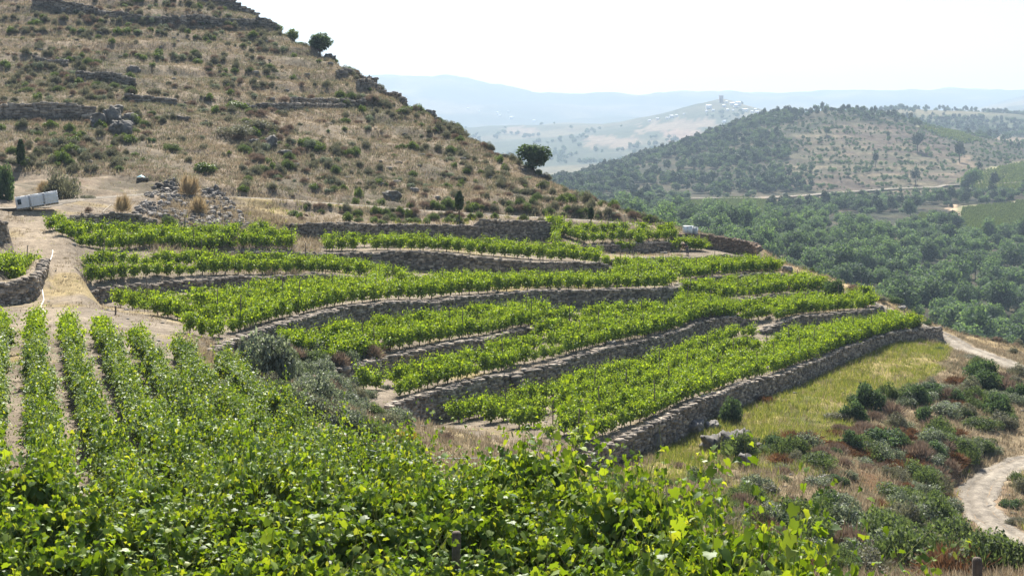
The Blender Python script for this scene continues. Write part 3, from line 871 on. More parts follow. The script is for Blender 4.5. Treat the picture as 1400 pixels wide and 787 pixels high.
# old walls across the hill: photo polylines, height
HILLW = [
 ([(45,8),(89,16),(130,21),(165,28),(206,30),(240,32),(300,34),(343,37),(382,40)], 1.3, 'long dark dry stone wall high on the dry hill below the crest bushes'),
 ([(272,3),(310,6),(353,10)], 0.9, 'dark stone wall short and topmost on the dry hill'),
 ([(2,166),(40,165),(69,163),(100,162),(128,166)], 2.2, 'high dark stone wall on the hill running into the grey rock outcrop'),
 ([(171,138),(205,141),(240,146)], 0.9, 'low broken stone wall right above the rock outcrop'),
 ([(336,150),(400,152),(470,149)], 0.9, 'low pale stone wall in the middle of the dry hillside'),
 ([(45,84),(89,91)], 0.8, 'low ruined stone wall among olive shrubs high on the left hillside'),
 ([(104,107),(140,111),(182,119)], 0.9, 'ruined dark stone wall crossing tan grass midway up the hill'),
 ([(463,107),(490,109),(512,112)], 1.0, 'dark stone ledge wall near the hill skyline'),
 ([(491,125),(520,127),(552,129)], 1.1, 'stone ledge wall on the skyline beside a round bush'),
 ([(400,147),(450,148),(498,148)], 0.8, 'faint stone wall on the hill right of the pale stone wall'),
]
for i, (pl, h, lab) in enumerate(HILLW):
    q = [hit(u, v, 150) for u, v in pl]
    x, y = smooth_line(np.array([p.x for p in q]), np.array([p.y for p in q]), max(4, int(sum((b - a_).length for a_, b in zip(q, q[1:])) / 1.0)))
    zb = grid_h(x, y)
    tx, ty = np.gradient(x), np.gradient(y); L = np.hypot(tx, ty)
    hh = h * (0.75 + 0.9 * (vnoise(x / 5, y / 5, 7 + i) - 0.3))
    g = wall_stones(x, y, zb + np.clip(hh, 0.2, None), zb - 0.2, ty / L, -tx / L, course=0.34, length=0.6, seed=300 + i)
    tag(link('stone_wall', g.mesh('stone_wall', [M['stone'], M['stone_core']])), lab, 'stone wall', 'old stone walls on the hill', 'thing')

# ------------------------------------------------------------------ boulders
BOULD = [(i, boulder_mesh(500 + i, M['granite'])) for i in range(6)]
BOULD_PALE = boulder_mesh(520, M['pale_stone'])
def boulder(u, v, wpx, lab, asp=0.75, dmin=60, me=None, sink=0.25):
    p = hit(u, v, dmin)
    w = wpx / F * p.y
    o = link('boulder', me or BOULD[random.randrange(6)][1])
    o.scale = (w * 0.95, w * random.uniform(0.7, 0.95), w * asp * 0.95)
    o.rotation_euler = (random.uniform(-.2, .2), random.uniform(-.2, .2), random.uniform(0, 6.28))
    o.location = (p.x, p.y + w * 0.2, p.z + w * asp * (0.5 - sink))
    return tag(o, lab, 'boulder', 'grey boulders', 'thing')
for u, v, w, lab, asp in [
 (133,176,22,'leftmost block of the dark rock outcrop on the hill',1.1),(150,172,26,'tallest block of the dark rock outcrop on the hill',1.2),(166,184,30,'lowest block of the dark rock outcrop, beside a green bush',1.0),(178,170,20,'right block of the dark rock outcrop under the bright bush',1.0),(160,156,16,'top block of the dark rock outcrop on the hill',0.9),
 (370,201,24,'round grey boulder with flat top among grey shrubs mid hill',0.7),(346,198,16,'smaller boulder left of the round boulder with flat top',0.7),(388,212,20,'low boulder below the round boulder with flat top',0.4),
 (181,101,16,'lone rounded boulder high on the dry hill',0.8),(250,166,20,'flat dark boulder on the hill right of the rock outcrop',0.4),
 (450,52,20,'dark boulder under the skyline oak bush',0.5),(504,92,12,'upright rock on the hill skyline',1.2),(588,146,16,'stacked rock on the skyline right of the round bush',0.9),(598,153,14,'outermost skyline rock right of the round bush',0.9),
 (690,213,14,'small rock left of the lone tree',0.7),(706,216,16,'middle rock on the ridge below the lone tree',0.6),(720,226,20,'long dark rock on the ridge below the lone tree',0.5),(742,236,18,'lowest dark rock on the ridge below the lone tree',0.4),
 (535,272,24,'brownish boulder half buried above the hill track',0.6),(567,264,14,'pale white boulder above the hill track',0.6),
 (890,620,26,'dark boulder wedged in the broken part of the lowest wall',1.2),(948,592,32,'smooth pale boulder leaning against the lowest wall',0.7),(975,588,22,'grey boulder behind the smooth pale boulder',0.6),(1005,618,46,'large jagged boulder below the lowest wall',0.8),(978,616,40,'mossy boulder left of the large jagged boulder',0.7),(1022,640,30,'dark boulder at the lower end of the rock group under the lowest wall',0.8),(1038,614,16,'small dark boulder in dry grass right of the large jagged boulder',0.7),(918,606,22,'angular boulder in the shade of the lowest wall',0.8),
 (35,412,20,'big rounded grey stone set in the left wall niche',1.2),(280,285,15,'white boulder upper one on the rubble slope',0.9),(288,296,15,'white boulder lower one on the rubble slope',0.7),(222,300,18,'grey boulder at the left foot of the rubble slope',0.6),
 (1076,372,20,'pale block at the end of the thin wall on the ridge',0.5),(1234,425,12,'pale square block beside the ridge track',0.6),(1130,655,12,'pale flat stone among scrub below the meadow',0.5),(1200,640,12,'flat grey stone in the bracken slope',0.4),(835,480,14,'pale loose stone on the second wall top',0.6),
]:
    boulder(u, v, w, lab, asp, me=BOULD_PALE if 'pale' in lab or 'white' in lab else None)

# rubble slope (uncountable loose stones)
G = Geo()
poly = [(178,300),(200,262),(235,245),(262,262),(300,258),(335,300),(372,318),(385,330),(330,322),(260,315)]
P, S = [], []
r = np.random.default_rng(5)
while len(P) < 2400:
    u, v = r.uniform(175, 390), r.uniform(243, 332)
    if poly_mask(np.array([u]), np.array([v]), poly)[0]:
        p = hit(u, v, 118)
        if p.y < 150 and vnoise(np.array([p.x / 2.5]), np.array([p.y / 2.5]), 3)[0] > 0.33:
            w = 0.10 + 0.45 * r.random() ** 5
            P.append((p.x, p.y, p.z + w * 0.2)); S.append((w * r.uniform(.8, 1.4), w, w * r.uniform(.7, 1.1)))
P, S = np.array(P), np.array(S); A = r.uniform(0, 6.28, len(P)); kk = r.integers(0, 10, len(P))
def tumble(seed):
    V, f = rock_template(seed, 2, 0.13, 0.5)
    q = Matrix.Rotation(1.1 * seed, 3, 'X') @ Matrix.Rotation(0.7 * seed, 3, 'Y')
    return V @ np.array(q), f
TUMB = [tumble(60 + i) for i in range(10)]
for k in range(10): G.add_many(*TUMB[k], P[kk == k], S[kk == k], A[kk == k])
tag(link('rubble', G.mesh('rubble', [M['rubble']])), 'loose grey rubble spilling down the slope beside the short dark wall', 'rubble', kind='stuff')
# small stones strewn over hill, terraces and scrub slope
G = Geo(); P = []
for x0, x1, y0, y1, n in ((-110, 20, 150, 260, 1500), (0, 45, 55, 120, 350), (-35, 40, 60, 150, 1500)):
    x = r.uniform(x0, x1, n); y = r.uniform(y0, y1, n)
    P.append(np.stack([x, y, grid_h(x, y)], 1))
P = np.concatenate(P); w = 0.05 + 0.28 * r.random(len(P)) ** 5 * np.where(P[:, 1] > 150, 2.6, 1)
S = np.stack([w * 1.3, w, w * 0.7], 1); A = r.uniform(0, 6.28, len(P)); kk = r.integers(0, 10, len(P))
for k in range(10): G.add_many(*STONES[k], P[kk == k], S[kk == k], A[kk == k])
tag(link('loose_stones', G.mesh('loose_stones', [M['rubble']])), 'small loose stones strewn over the soil and the dry hill', 'stones', kind='stuff')

# ------------------------------------------------------------------ plants: templates
def leaf_shape(lobed=True):
    """a lobed vine leaf in its own plane: x along the blade, z the normal"""
    out = [(0.0, 0.0), (-0.16, 0.30), (0.12, 0.52), (0.34, 0.40), (0.62, 0.46), (0.70, 0.22), (1.0, 0.0), (0.70, -0.22), (0.62, -0.46), (0.34, -0.40), (0.12, -0.52), (-0.16, -0.30)]
    V = np.array([(x - 0.0, y, 0.10 * abs(y) - 0.22 * (x - 0.3) ** 2) for x, y in out] + [(0.36, 0, 0.02)])
    n = len(out)
    f = np.array([(i, (i + 1) % n, n) for i in range(n)])
    return V, f
def leaf_simple():
    V = np.array([(0, 0, 0), (0.45, 0.46, 0.10), (1.0, 0, -0.14), (0.45, -0.46, 0.10)])
    return V, np.array([(0, 1, 2), (0, 2, 3)])

def orient(V, D, Nn, S, P):
    """place leaf template: blade direction D, normal Nn (n,3), size S, position P"""
    D = D / np.linalg.norm(D, axis=1, keepdims=True)
    B = np.cross(Nn, D); B /= np.linalg.norm(B, axis=1, keepdims=True) + 1e-9
    Nz = np.cross(D, B)
    return (P[:, None] + S[:, None, None] * (V[None, :, 0, None] * D[:, None] + V[None, :, 1, None] * B[:, None] + V[None, :, 2, None] * Nz[:, None])).reshape(-1, 3)

def tube(path, r0, r1, k=5):
    path = np.array(path, float); n = len(path)
    T = np.gradient(path, axis=0); T /= np.linalg.norm(T, axis=1, keepdims=True) + 1e-9
    up = np.where(np.abs(T[:, 2:3]) > 0.9, np.array([[1., 0, 0]]), np.array([[0., 0, 1]]))
    A = np.cross(T, up); A /= np.linalg.norm(A, axis=1, keepdims=True) + 1e-9
    B = np.cross(T, A)
    rr = np.linspace(r0, r1, n)
    an = np.linspace(0, 2 * np.pi, k, endpoint=False)
    V = path[:, None] + rr[:, None, None] * (np.cos(an)[None, :, None] * A[:, None] + np.sin(an)[None, :, None] * B[:, None])
    I = np.arange(n * k).reshape(n, k)
    q = np.stack([I[:-1], np.roll(I[:-1], -1, 1), np.roll(I[1:], -1, 1), I[1:]], -1).reshape(-1, 4)
    return V.reshape(-1, 3), q

def make_vine(seed, nshoot, nleaf, lsize, near=True, Ht=1.0, wid=1.0, hh=0.55, arm=0.42):
    """returns (leafV, leafF), (shootV, quads), (trunkV, quads); row along local x"""
    r = np.random.default_rng(seed)
    T = Geo(); Sg = Geo(); Lg = Geo()
    lean = r.normal(0, 0.08, 2)
    head = np.array((lean[0], lean[1], hh * Ht))
    T.add(*tube([(0, 0, -0.15), (lean[0] * 0.2 + 0.02, 0, 0.2), (lean[0], lean[1], hh * 0.8 * Ht), head], 0.038, 0.032, 6))
    for sgn in (-1, 1):
        T.add(*tube([head, head + (sgn * 0.18, r.normal(0, .05), 0.06), head + (sgn * 0.36, r.normal(0, .06), 0.07)], 0.035, 0.022, 5))
    LV, LF = leaf_shape() if near else leaf_simple()
    Ps, Ds, Ns, Ss = [], [], [], []
    for i in range(nshoot):
        a0 = r.uniform(-arm, arm)
        b = head + np.array((a0, r.normal(0, 0.06), 0.06))
        ln = r.uniform(0.7, 1.15) * Ht
        whip = near and i % 9 == 0
        if whip: ln *= 1.35
        dirx = a0 * 0.9 + r.normal(0, 0.28); diry = r.normal(0, 0.34) * wid
        el = np.array((dirx, diry, 1.0)); el /= np.linalg.norm(el)
        drp = 0.1 if whip else r.choice((r.uniform(0.0, 0.12), r.uniform(0.15, 0.6), r.uniform(0.7, 1.5)), p=(0.46, 0.34, 0.20))
        t = np.linspace(0, 1, 7)
        side = np.array((dirx, diry, 0)) / (np.hypot(dirx, diry) + 1e-6)
        path = b + el[None] * (t * ln)[:, None] + (t ** 2.2)[:, None] * drp * ln * np.array((side[0] * 0.45, side[1] * 0.45, -0.85))[None]
        if near: Sg.add(*tube(path, 0.006, 0.0025, 3))
        nl = max(4, int(nleaf * ln / Ht * (0.6 if whip else 1)))
        tt = np.sort(r.uniform(0.06, 1.0, nl))
        pp = np.stack([np.interp(tt, t, path[:, q]) for q in range(3)], 1)
        an = r.uniform(0, 2 * np.pi, nl)
        outv = np.stack([np.cos(an), np.sin(an), r.normal(0, 0.25, nl)], 1)
        outv += side[None] * 0.5 + np.array((0, np.sign(diry) * 0.35, 0))
        ll = lsize * (1.15 - 0.75 * tt ** 2.5) * r.uniform(0.7, 1.2, nl)
        pp = pp + outv * (0.05 + 0.06 * r.random((nl, 1)))
        d = outv * 0.8 + np.array((0, 0, -0.8))[None] * r.uniform(0.1, 1.7, (nl, 1))
        nn = np.array((0, 0, 0.55))[None] + outv * 0.8 + r.normal(0, 0.42, (nl, 3))
        Ps.append(pp); Ds.append(d); Ns.append(nn); Ss.append(ll)
    nc = nshoot * (16 if near else 9)
    pc = np.stack([r.normal(0, arm * 0.62, nc), r.normal(0, 0.15, nc), hh * Ht * 0.75 + r.random(nc) ** 0.8 * 0.75 * Ht], 1)
    ac = r.uniform(0, 2 * np.pi, nc)
    oc = np.stack([np.cos(ac), np.sin(ac), np.zeros(nc)], 1)
    Ps.append(pc); Ds.append(oc * 0.5 + np.array((0, 0, -0.8))); Ns.append(oc + r.normal(0, 0.3, (nc, 3))); Ss.append(lsize * r.uniform(0.9, 1.25, nc))
    P, D, Nn, S = (np.concatenate(q) for q in (Ps, Ds, Ns, Ss))
    h_ = len(P) // 2
    curl = LV * np.array((0.92, 0.8, 3.2)); flat_ = LV * np.array((1, 1, 0.7))
    V = np.concatenate([orient(flat_, D[::2], Nn[::2], S[::2], P[::2]), orient(curl, D[1::2], Nn[1::2], S[1::2], P[1::2])])
    f = (LF[None] + (np.arange(len(P)) * len(LV))[:, None, None]).reshape(-1, 3)
    Lg.add(V, f)
    return Lg, Sg, T

def crown_geo(seed, n, leaf, rx, ry, rz, lobes=9, base=0.15, up=0.5, spiky=0.0, lobr=(0.36, 0.58)):
    """clumped crown: leaf clumps over uneven lobes; centre at height rz*(1)"""
    r = np.random.default_rng(seed)
    C = r.normal(size=(lobes, 3)); C /= np.linalg.norm(C, axis=1, keepdims=True)
    C *= r.uniform(0.25, 0.68, (lobes, 1)); C[:, 2] = C[:, 2] * 0.75 + 0.05
    R = r.uniform(*lobr, lobes)
    k = r.choice(lobes, n, p=R ** 2 / (R ** 2).sum())
    D = r.normal(size=(n, 3)); D /= np.linalg.norm(D, axis=1, keepdims=True)
    rad = R[k] * (1 - 0.45 * r.random(n) ** 2.0)
    P = C[k] + D * rad[:, None]
    keep = P[:, 2] > -1 + base * 2
    P, D = P[keep], D[keep]
    n = len(P)
    P = P * np.array((rx, ry, rz)) + np.array((0, 0, rz * 0.98))
    dd = r.normal(size=(n, 3)) + D * (0.3 + spiky) + np.array((0, 0, spiky))
    nn = D + np.array((0, 0, up)) + r.normal(0, 0.35, (n, 3))
    V0 = np.array([(-0.1, 0, 0), (0.4, 0.48, 0.12), (1.0, 0.05, -0.1), (0.45, -0.5, 0.1)])
    S = leaf * r.uniform(0.6, 1.35, n)
    V = orient(V0, dd, nn, S, P)
    f = (np.array([(0, 1, 2), (0, 2, 3)])[None] + (np.arange(n) * 4)[:, None, None]).reshape(-1, 3)
    return V, f

def mound_geo(seed, n, leaf, hz=0.75, lobes=12, up=0.5):
    """leafy mound sitting on the ground: uneven lobes spread over a disc"""
    r = np.random.default_rng(seed)
    a = r.uniform(0, 2 * np.pi, lobes); q = 0.72 * np.sqrt(r.random(lobes))
    C = np.stack([np.cos(a) * q, np.sin(a) * q, hz * (1 - q ** 2) * r.uniform(0.2, 0.65, lobes)], 1)
    R = r.uniform(0.22, 0.42, lobes)
    k = r.choice(lobes, n, p=R ** 2 / (R ** 2).sum())
    D = r.normal(size=(n, 3)); D /= np.linalg.norm(D, axis=1, keepdims=True)
    P = C[k] + D * (R[k] * (1 - 0.5 * r.random(n) ** 2))[:, None] * np.array((1, 1, 0.85))
    P[:, 2] = np.where(P[:, 2] < 0, -P[:, 2] * 0.3, P[:, 2])
    n = len(P)
    dd = r.normal(size=(n, 3)) + D * 0.5
    nn = D + np.array((0, 0, up)) + r.normal(0, 0.45, (n, 3))
    V0 = np.array([(-0.1, 0, 0), (0.4, 0.42, 0.12), (1.0, 0.05, -0.1), (0.45, -0.44, 0.1)])
    V = orient(V0, dd, nn, leaf * r.uniform(0.5, 1.4, n), P)
    f = (np.array([(0, 1, 2), (0, 2, 3)])[None] + (np.arange(n) * 4)[:, None, None]).reshape(-1, 3)
    return V, f

def spike_geo(seed, n, ln, rx, ry, rz, wid=0.03, lobes=5, droop=0.25):
    """broom-like bush: thin twigs fanning up from several bases"""
    r = np.random.default_rng(seed)
    c = r.uniform(-0.55, 0.55, (lobes, 2))
    k = r.integers(0, lobes, n)
    an = r.uniform(0, 2 * np.pi, n); el = r.uniform(0.1, 1.0, n) ** 0.8 * np.pi / 2
    D = np.stack([np.cos(an) * np.cos(el), np.sin(an) * np.cos(el), np.sin(el)], 1)
    hgt = 1 - 0.5 * (c[k] ** 2).sum(1)
    st = r.uniform(0.25, 0.8, n)
    P0 = np.concatenate([c[k], np.zeros((n, 1))], 1) + D * (st * hgt * 0.62)[:, None]
    P1 = P0 + D * (ln * r.uniform(0.6, 1.2, n))[:, None]
    P1[:, 2] -= droop * ln * r.random(n) * 0.4
    sc = np.array((rx, ry, rz))
    P0, P1 = P0 * sc, P1 * sc
    B = np.cross(D, r.normal(size=(n, 3))); B /= np.linalg.norm(B, axis=1, keepdims=True) + 1e-9
    w = wid * r.uniform(0.6, 1.3, n)
    mid = P0 * 0.45 + P1 * 0.55
    V = np.stack([P0, mid + B * w[:, None], P1, mid - B * w[:, None]], 1).reshape(-1, 3)
    f = (np.array([(0, 1, 2), (0, 2, 3)])[None] + (np.arange(n) * 4)[:, None, None]).reshape(-1, 3)
    return V, f

def grass_geo(seed, n, ln, spread, wid):
    r = np.random.default_rng(seed)
    an = r.uniform(0, 2 * np.pi, n)
    rad = spread * np.sqrt(r.random(n))
    b = np.stack([np.cos(an) * rad, np.sin(an) * rad, np.full(n, -0.03)], 1)
    le = r.normal(0, 0.35, (n, 2)) + b[:, :2] / spread * 0.3
    l = ln * r.uniform(0.5, 1.15, n)
    tip = b + np.stack([le[:, 0] * l, le[:, 1] * l, l], 1)
    wdir = r.normal(size=(n, 2)); wdir /= np.linalg.norm(wdir, axis=1, keepdims=True)
    w = wid * r.uniform(0.6, 1.3, n)
    s = np.stack([wdir[:, 0] * w, wdir[:, 1] * w, np.zeros(n)], 1)
    V = np.stack([b - s, b + s, tip], 1).reshape(-1, 3)
    f = np.arange(3 * n).reshape(-1, 3)
    return V, f

# ------------------------------------------------------------------ vines: rows
def near_rows():
    out = []
    for k in range(-2, 6):
        s0 = 0.70 + 1.65 * k
        for t in np.arange(-14, 84, 1.25):
            q = PDIR * s0 - RDIR * t
            x, y = q
            x += RNG.normal(0, 0.06); y += RNG.normal(0, 0.12)
            if y < 26.2 or y > 84: continue
            u = 700 + F * x / y
            top = {0: 80, 1: 77.5, 2: 75, 3: 73, 4: 70, 5: 67.5}.get(k, 81)
            if y > top or u < -90: continue
            if s0 > edge_s(y) + 0.35: continue
            out.append((x, y, k, RANG))
    # the four rows across the flat strip nearest the camera
    for k, y0 in enumerate((16.5, 19.1, 21.7, 24.4)):
        for x in np.arange(-11, 6, 1.28):
            xx = x + RNG.normal(0, .06); y = y0 - 0.10 * (x + 4) + RNG.normal(0, .07)
            if xx > (edge_s(y) - 0.33 * y) / 0.944 + 0.15 or 700 + F * xx / y < -110: continue
            out.append((xx, y, 'abcde'[k], -0.1))
    for u, d in ((1050, 18.0), (985, 19.2), (930, 20.4), (885, 21.6), (840, 22.8), (765, 24.3), (728, 25.4), (690, 26.6), (655, 28.2), (745, 23.4)):
        out.append(((u - 700) / F * d, d, 'c', -0.1))
    return out
def curve(*names, extra=()):
    a = [(p[0], p[2]) for n in names for p in WALLS[n]] + list(extra)
    a.sort()
    a = np.array(a, float)
    return lambda u: np.interp(u, a[:, 0], a[:, 1])
TERR = [  # lower lip, upper limit, fractions, starts, ends
 (curve('W5'), curve('W4a', 'W4b', 'W4r', extra=[(1240,152)]), (0.06, 0.24, 0.43, 0.62, 0.84), (782, 742, 705, 665, 624), (1256, 1246, 1226, 1170, 1030)),
 (curve('W4a', 'W4b'), curve('W3b', extra=[(760,114)]), (0.13, 0.55), (545, 492), (705, 705)),
 (curve('W4b'), curve('W3c', 'W3rr'), (0.10, 0.30, 0.5, 0.72), (700, 715, 735, 745), (1012, 1015, 1000, 985)),
 (curve('W3b'), curve('W3a', 'W3c'), (0.12, 0.45, 0.75), (446, 384, 392), (735, 740, 740)),
 (curve('W4r', extra=[(960,127)]), curve('W3rr', extra=[(930,130),(1190,153)]), (0.12, 0.42, 0.72), (1062, 985, 965), (1180, 1178, 1120)),
 (curve('W3a', 'W3c', extra=[(150,93),(200,87),(250,82)]), curve('W2b', 'W2'), (0.09, 0.3, 0.5, 0.7), (258, 212, 178, 158), (915, 835, 835, 520)),
 (curve('W3c'), curve('W2r', extra=[(820,139)]), (0.2, 0.45, 0.7, 0.88), (842, 842, 842, 850), (916, 922, 925, 925)),
 (curve('W3r'), curve('W2r', extra=[(1075,156)]), (0.15, 0.45, 0.75), (936, 925, 925), (1066, 1068, 1040)),
 (curve('W3rr', extra=[(930,133)]), curve('W3r', extra=[(1130,154)]), (0.12, 0.45, 0.75), (990, 935, 935), (1128, 1125, 1110)),
 (curve('W2b'), curve('W2a', 'W2', extra=[(118,113),(200,118.5)]), (0.10, 0.45), (122, 118), (560, 520)),
 (curve('W2a', extra=[(60,107),(120,113),(200,119)]), curve('W1', extra=[(60,118),(120,122.5),(210,126),(300,130),(385,136)]), (0.08, 0.4, 0.75), (108, 84, 68), (396, 394, 372)),
 (curve('W2a', 'W2'), curve('W1', 'W1t', 'W1b'), (0.16, 0.42), (448, 446), (830, 815)),
 (curve('W1t', 'W1b', extra=[(700,146),(760,147.5)]), lambda u: track_d(u), (0.08, 0.4), (760, 750), (925, 922)),
]
tv_pts = []
for lip, up, fr, st_, en in TERR:
    for f, u0, u1 in zip(fr, st_, en):
        u = np.linspace(u0, u1, 200)
        d = (lip(u) + 0.9) * (1 - f) + (up(u) - 1.0) * f
        x, y = (u - 700) / F * d, d
        s = np.concatenate([[0], np.cumsum(np.hypot(np.diff(x), np.diff(y)))])
        t = np.arange(0, s[-1], 1.12) + RNG.uniform(0, .5)
        X, Y = np.interp(t, s, x), np.interp(t, s, y)
        ang = np.arctan2(np.interp(t, s, np.gradient(y)), np.interp(t, s, np.gradient(x)))
        for q in zip(X, Y, ang): tv_pts.append(q)
for u, v in ((848,346),(856,346),(874,345),(920,343),(928,343),(936,343),(944,342),(951,342),(958,342),(967,341),(1172,412),(1180,408),(1186,410),(1192,416),(1178,418),(1166,414),(1188,420),(862,382),(22,392)):
    p = hit(u, v, 95); tv_pts.append((p.x, p.y, 0.0))
# left edge terrace row
for t in np.linspace(0, 1, 12):
    u, d = -20 + 62 * t, 91.5 + 9.5 * t
    tv_pts.append(((u - 700) / F * d, d, 1.2))

near = near_rows()
NT = [make_vine(1000 + i, 40, 25, 0.14, True, RNG.uniform(1.25, 1.6), 0.5, 0.30, 0.46) for i in range(9)]
NTm = [(L.mesh('vine_foliage', [M['vine_leaf']], True), S.mesh('vine_shoots', [M['shoot']]), T.mesh('vine_trunk', [M['bark']], True)) for L, S, T in NT]
near.sort(key=lambda q: q[1])
nx_ = np.array([(q[0], q[1]) for q in near]); nz = grid_h(nx_[:, 0], nx_[:, 1])
vis = seen(nx_[:, 0], nx_[:, 1], nz + 1.7)
indiv, rest = [], []
for q, z, sv in zip(near, nz, vis):
    (indiv if (len(indiv) < 296 and sv) else rest).append((q[0], q[1], float(z), q[2], q[3]))
ROWN = {5: 'outermost row along the grey brambles', 4: 'second row from the grey brambles', 3: 'third row from the grey brambles', 2: 'fourth row from the grey brambles', 1: 'fifth row from the grey brambles', 0: 'sixth row from the grey brambles', -1: 'seventh row from the grey brambles', -2: 'eighth row from the grey brambles', 'a': 'first row across the front', 'b': 'second row across the front', 'c': 'third row across the front', 'd': 'fourth row across the front', 'e': 'fifth row across the front'}
for i, (x, y, z, k, ra) in enumerate(indiv):
    L, S, T = NTm[random.randrange(9)]
    e_ = empty('grapevine', (x, y, z), ra + random.choice((0, math.pi)) + random.gauss(0, 0.12))
    sc = random.uniform(0.86, 1.16)
    fq = 1.0 if isinstance(k, str) else 1.0 - 0.24 * float(sstep(40, 58, np.array(y)))
    e_.scale = (sc * 1.1, sc * (0.82 if isinstance(k, str) else 0.8), sc * fq * random.uniform(0.78, 1.16) * (1.22 if x > 0.8 else 1.08))
    side = 'left part' if x < -4 else 'middle' if x < -0.5 else 'right end'
    part = side if isinstance(k, str) else 'nearest end' if y < 24 else 'near half' if y < 38 else 'middle' if y < 55 else 'far end by the path'
    tag(e_, f'leafy grapevine at the {part}, {ROWN[k]}', 'grapevine', f'vines in the {ROWN[k]}, {part}')
    link('trunk', T, e_); link('shoots', S, e_); link('foliage', L, e_)

# remaining vines of the terraces: one uncountable mass
FT = [make_vine(1100 + i, 26, 15, 0.145, False, RNG.uniform(1.1, 1.4), 0.45, 0.24, 0.36) for i in range(8)]
G = Geo()
allp = [(x, y, a_) for x, y, a_ in tv_pts] + [(x, y, ra) for x, y, z, k, ra in rest if y > 26]
allp = np.array(allp)
allp = allp[RNG.random(len(allp)) > 0.03]
zz = grid_h(allp[:, 0], allp[:, 1])
allp = np.concatenate([allp, zz[:, None]], 1)
kk = RNG.integers(0, 8, len(allp))
flip = RNG.integers(0, 2, len(allp)) * np.pi
for k in range(8):
    m = kk == k
    Pk = allp[m][:, [0, 1, 3]]
    sc = RNG.uniform(0.88, 1.2, m.sum()) * np.where(RNG.random(m.sum()) < 0.06, 0.62, 1.0)
    rz = allp[m][:, 2] + flip[m] + RNG.normal(0, 0.15, m.sum())
    L, S, T = FT[k]
    G.add_many(np.concatenate(L.V), np.concatenate(L.F), Pk, sc, rz, 0)
    G.add_many(np.concatenate(T.V), np.concatenate(T.F), Pk, sc, rz, 1)
tag(link('grapevines', G.mesh('grapevines', [M['vine_leaf_far'], M['bark']])), 'rows of leafy green grapevines filling the stone terraces', 'grapevines', kind='stuff')

# vine stakes on the terraces and posts between the near vines
sv, sq = tube([(0, 0, -0.2), (0.01, 0, 0.8), (0, 0.01, 1.75)], 0.035, 0.03, 6)
stake = mesh_np('vine_stake', np.concatenate([sv, sv[-6:].mean(0, keepdims=True)]), [sq, np.array([(len(sv) - 6 + i, len(sv) - 6 + (i + 1) % 6, len(sv)) for i in range(6)])], M['wood'])
idx = [i for i in range(0, len(tv_pts), 9)]
names = {}
for i in idx[:150]:
    x, y, a_ = tv_pts[i]
    o = link('vine_stake', stake, None, (x + 0.3 * math.cos(a_), y + 0.3 * math.sin(a_), float(grid_h(x, y))))
    o.rotation_euler = (random.gauss(0, .04), random.gauss(0, .04), random.uniform(0, 6)); o.scale = (1.1, 1.1, random.uniform(1.1, 1.35))
    where = 'lowest long terrace' if y < 110 and x > 0 else 'middle terraces' if y < 125 else 'upper terraces'
    tag(o, f'thin dark wooden stake between the vines of the {where}', 'stake', f'vine stakes on the {where}')
pv, pq = tube([(0, 0, -0.4), (0, 0, 0.9), (0, 0, 1.7), (0, 0, 1.72)], 0.055, 0.05, 10)
pv[-10:] = pv[-10:] * np.array((0.8, 0.8, 1))
post = mesh_np('wooden_post', np.concatenate([pv, [(0, 0, 1.725)]]), [pq, np.array([(len(pv) - 10 + i, len(pv) - 10 + (i + 1) % 10, len(pv)) for i in range(10)])], M['wood'])
def put_post(u, vtop, d, lab, rad=1.0, mat=None):
    x, y, z = P3(u, vtop, d)
    g = float(grid_h(x, y))
    o = link('wooden_post', post, None, (x, y, g))
    o.scale = (rad, rad, (z - g) / 1.72)
    return tag(o, lab, 'post', 'wooden posts')
put_post(687, 614, 29.5, 'weathered post at the outer edge of the near vines below the pale soil corner', 1.3)
put_post(624, 726, 19.0, 'dark post sunk between the two nearest vine rows', 1.2)
put_post(1047, 757, 16.3, 'dark post inside the outermost vine with the tall shoot', 1.1)
put_post(291, 577, 47, 'short grey post among leaves below the grey brambles', 1.3)
put_post(281, 522, 61, 'thin post at the end of the outermost row beside the brambles', 0.9)
put_post(158, 418, 88, 'leaning stake at the corner of the vine rows by the path', 0.9)
p_ = put_post(1336, 762, 14.5, 'round grey post standing alone in front of the dirt road', 1.0)
wire = Geo()
a0, a1 = Vector(P3(500, 614, 38)), Vector(P3(687, 624, 31))
wire.add(*tube([a0.lerp(a1, t) - Vector((0, 0, 0.12 * math.sin(math.pi * t))) for t in np.linspace(0, 1, 10)], 0.006, 0.006, 4))
tag(link('trellis_wire', wire.mesh('trellis_wire', [M['galv']])), 'thin steel wire strung from the edge post across the gap by the yellow bush', 'wire')

# ------------------------------------------------------------------ shrubs
SH = {}
def add_kind(k, geos, mat):
    SH[k] = [mesh_np('shrub_' + k, V, [f], mat) for V, f in geos]
def both(a_, b):
    return np.concatenate([a_[0], b[0]]), np.concatenate([a_[1], b[1] + len(a_[0])])
add_kind('broom', [both(mound_geo(2000 + i, 3000, 0.07, 0.8, 12), spike_geo(2050 + i, 1300, 0.24, 1, 1, 0.85, 0.008, 9)) for i in range(4)], M['broom'])
add_kind('bramble', [mound_geo(2100 + i, 3200, 0.075, 0.6) for i in range(4)], M['bramble'])
add_kind('olive', [both(mound_geo(2200 + i, 1800, 0.075, 0.65, 10), spike_geo(2250 + i, 900, 0.26, 1, 1, 0.75, 0.011, 9)) for i in range(4)], M['olive'])
add_kind('dry', [spike_geo(2300 + i, 1200, 0.4, 1, 1, 0.75, 0.014, 7) for i in range(4)], M['dry_bush'])
add_kind('bright', [mound_geo(2400 + i, 1800, 0.10, 0.9, 9) for i in range(3)], M['bright'])
add_kind('dark', [mound_geo(2500 + i, 2800, 0.085, 0.85, 11) for i in range(3)], M['tree'])
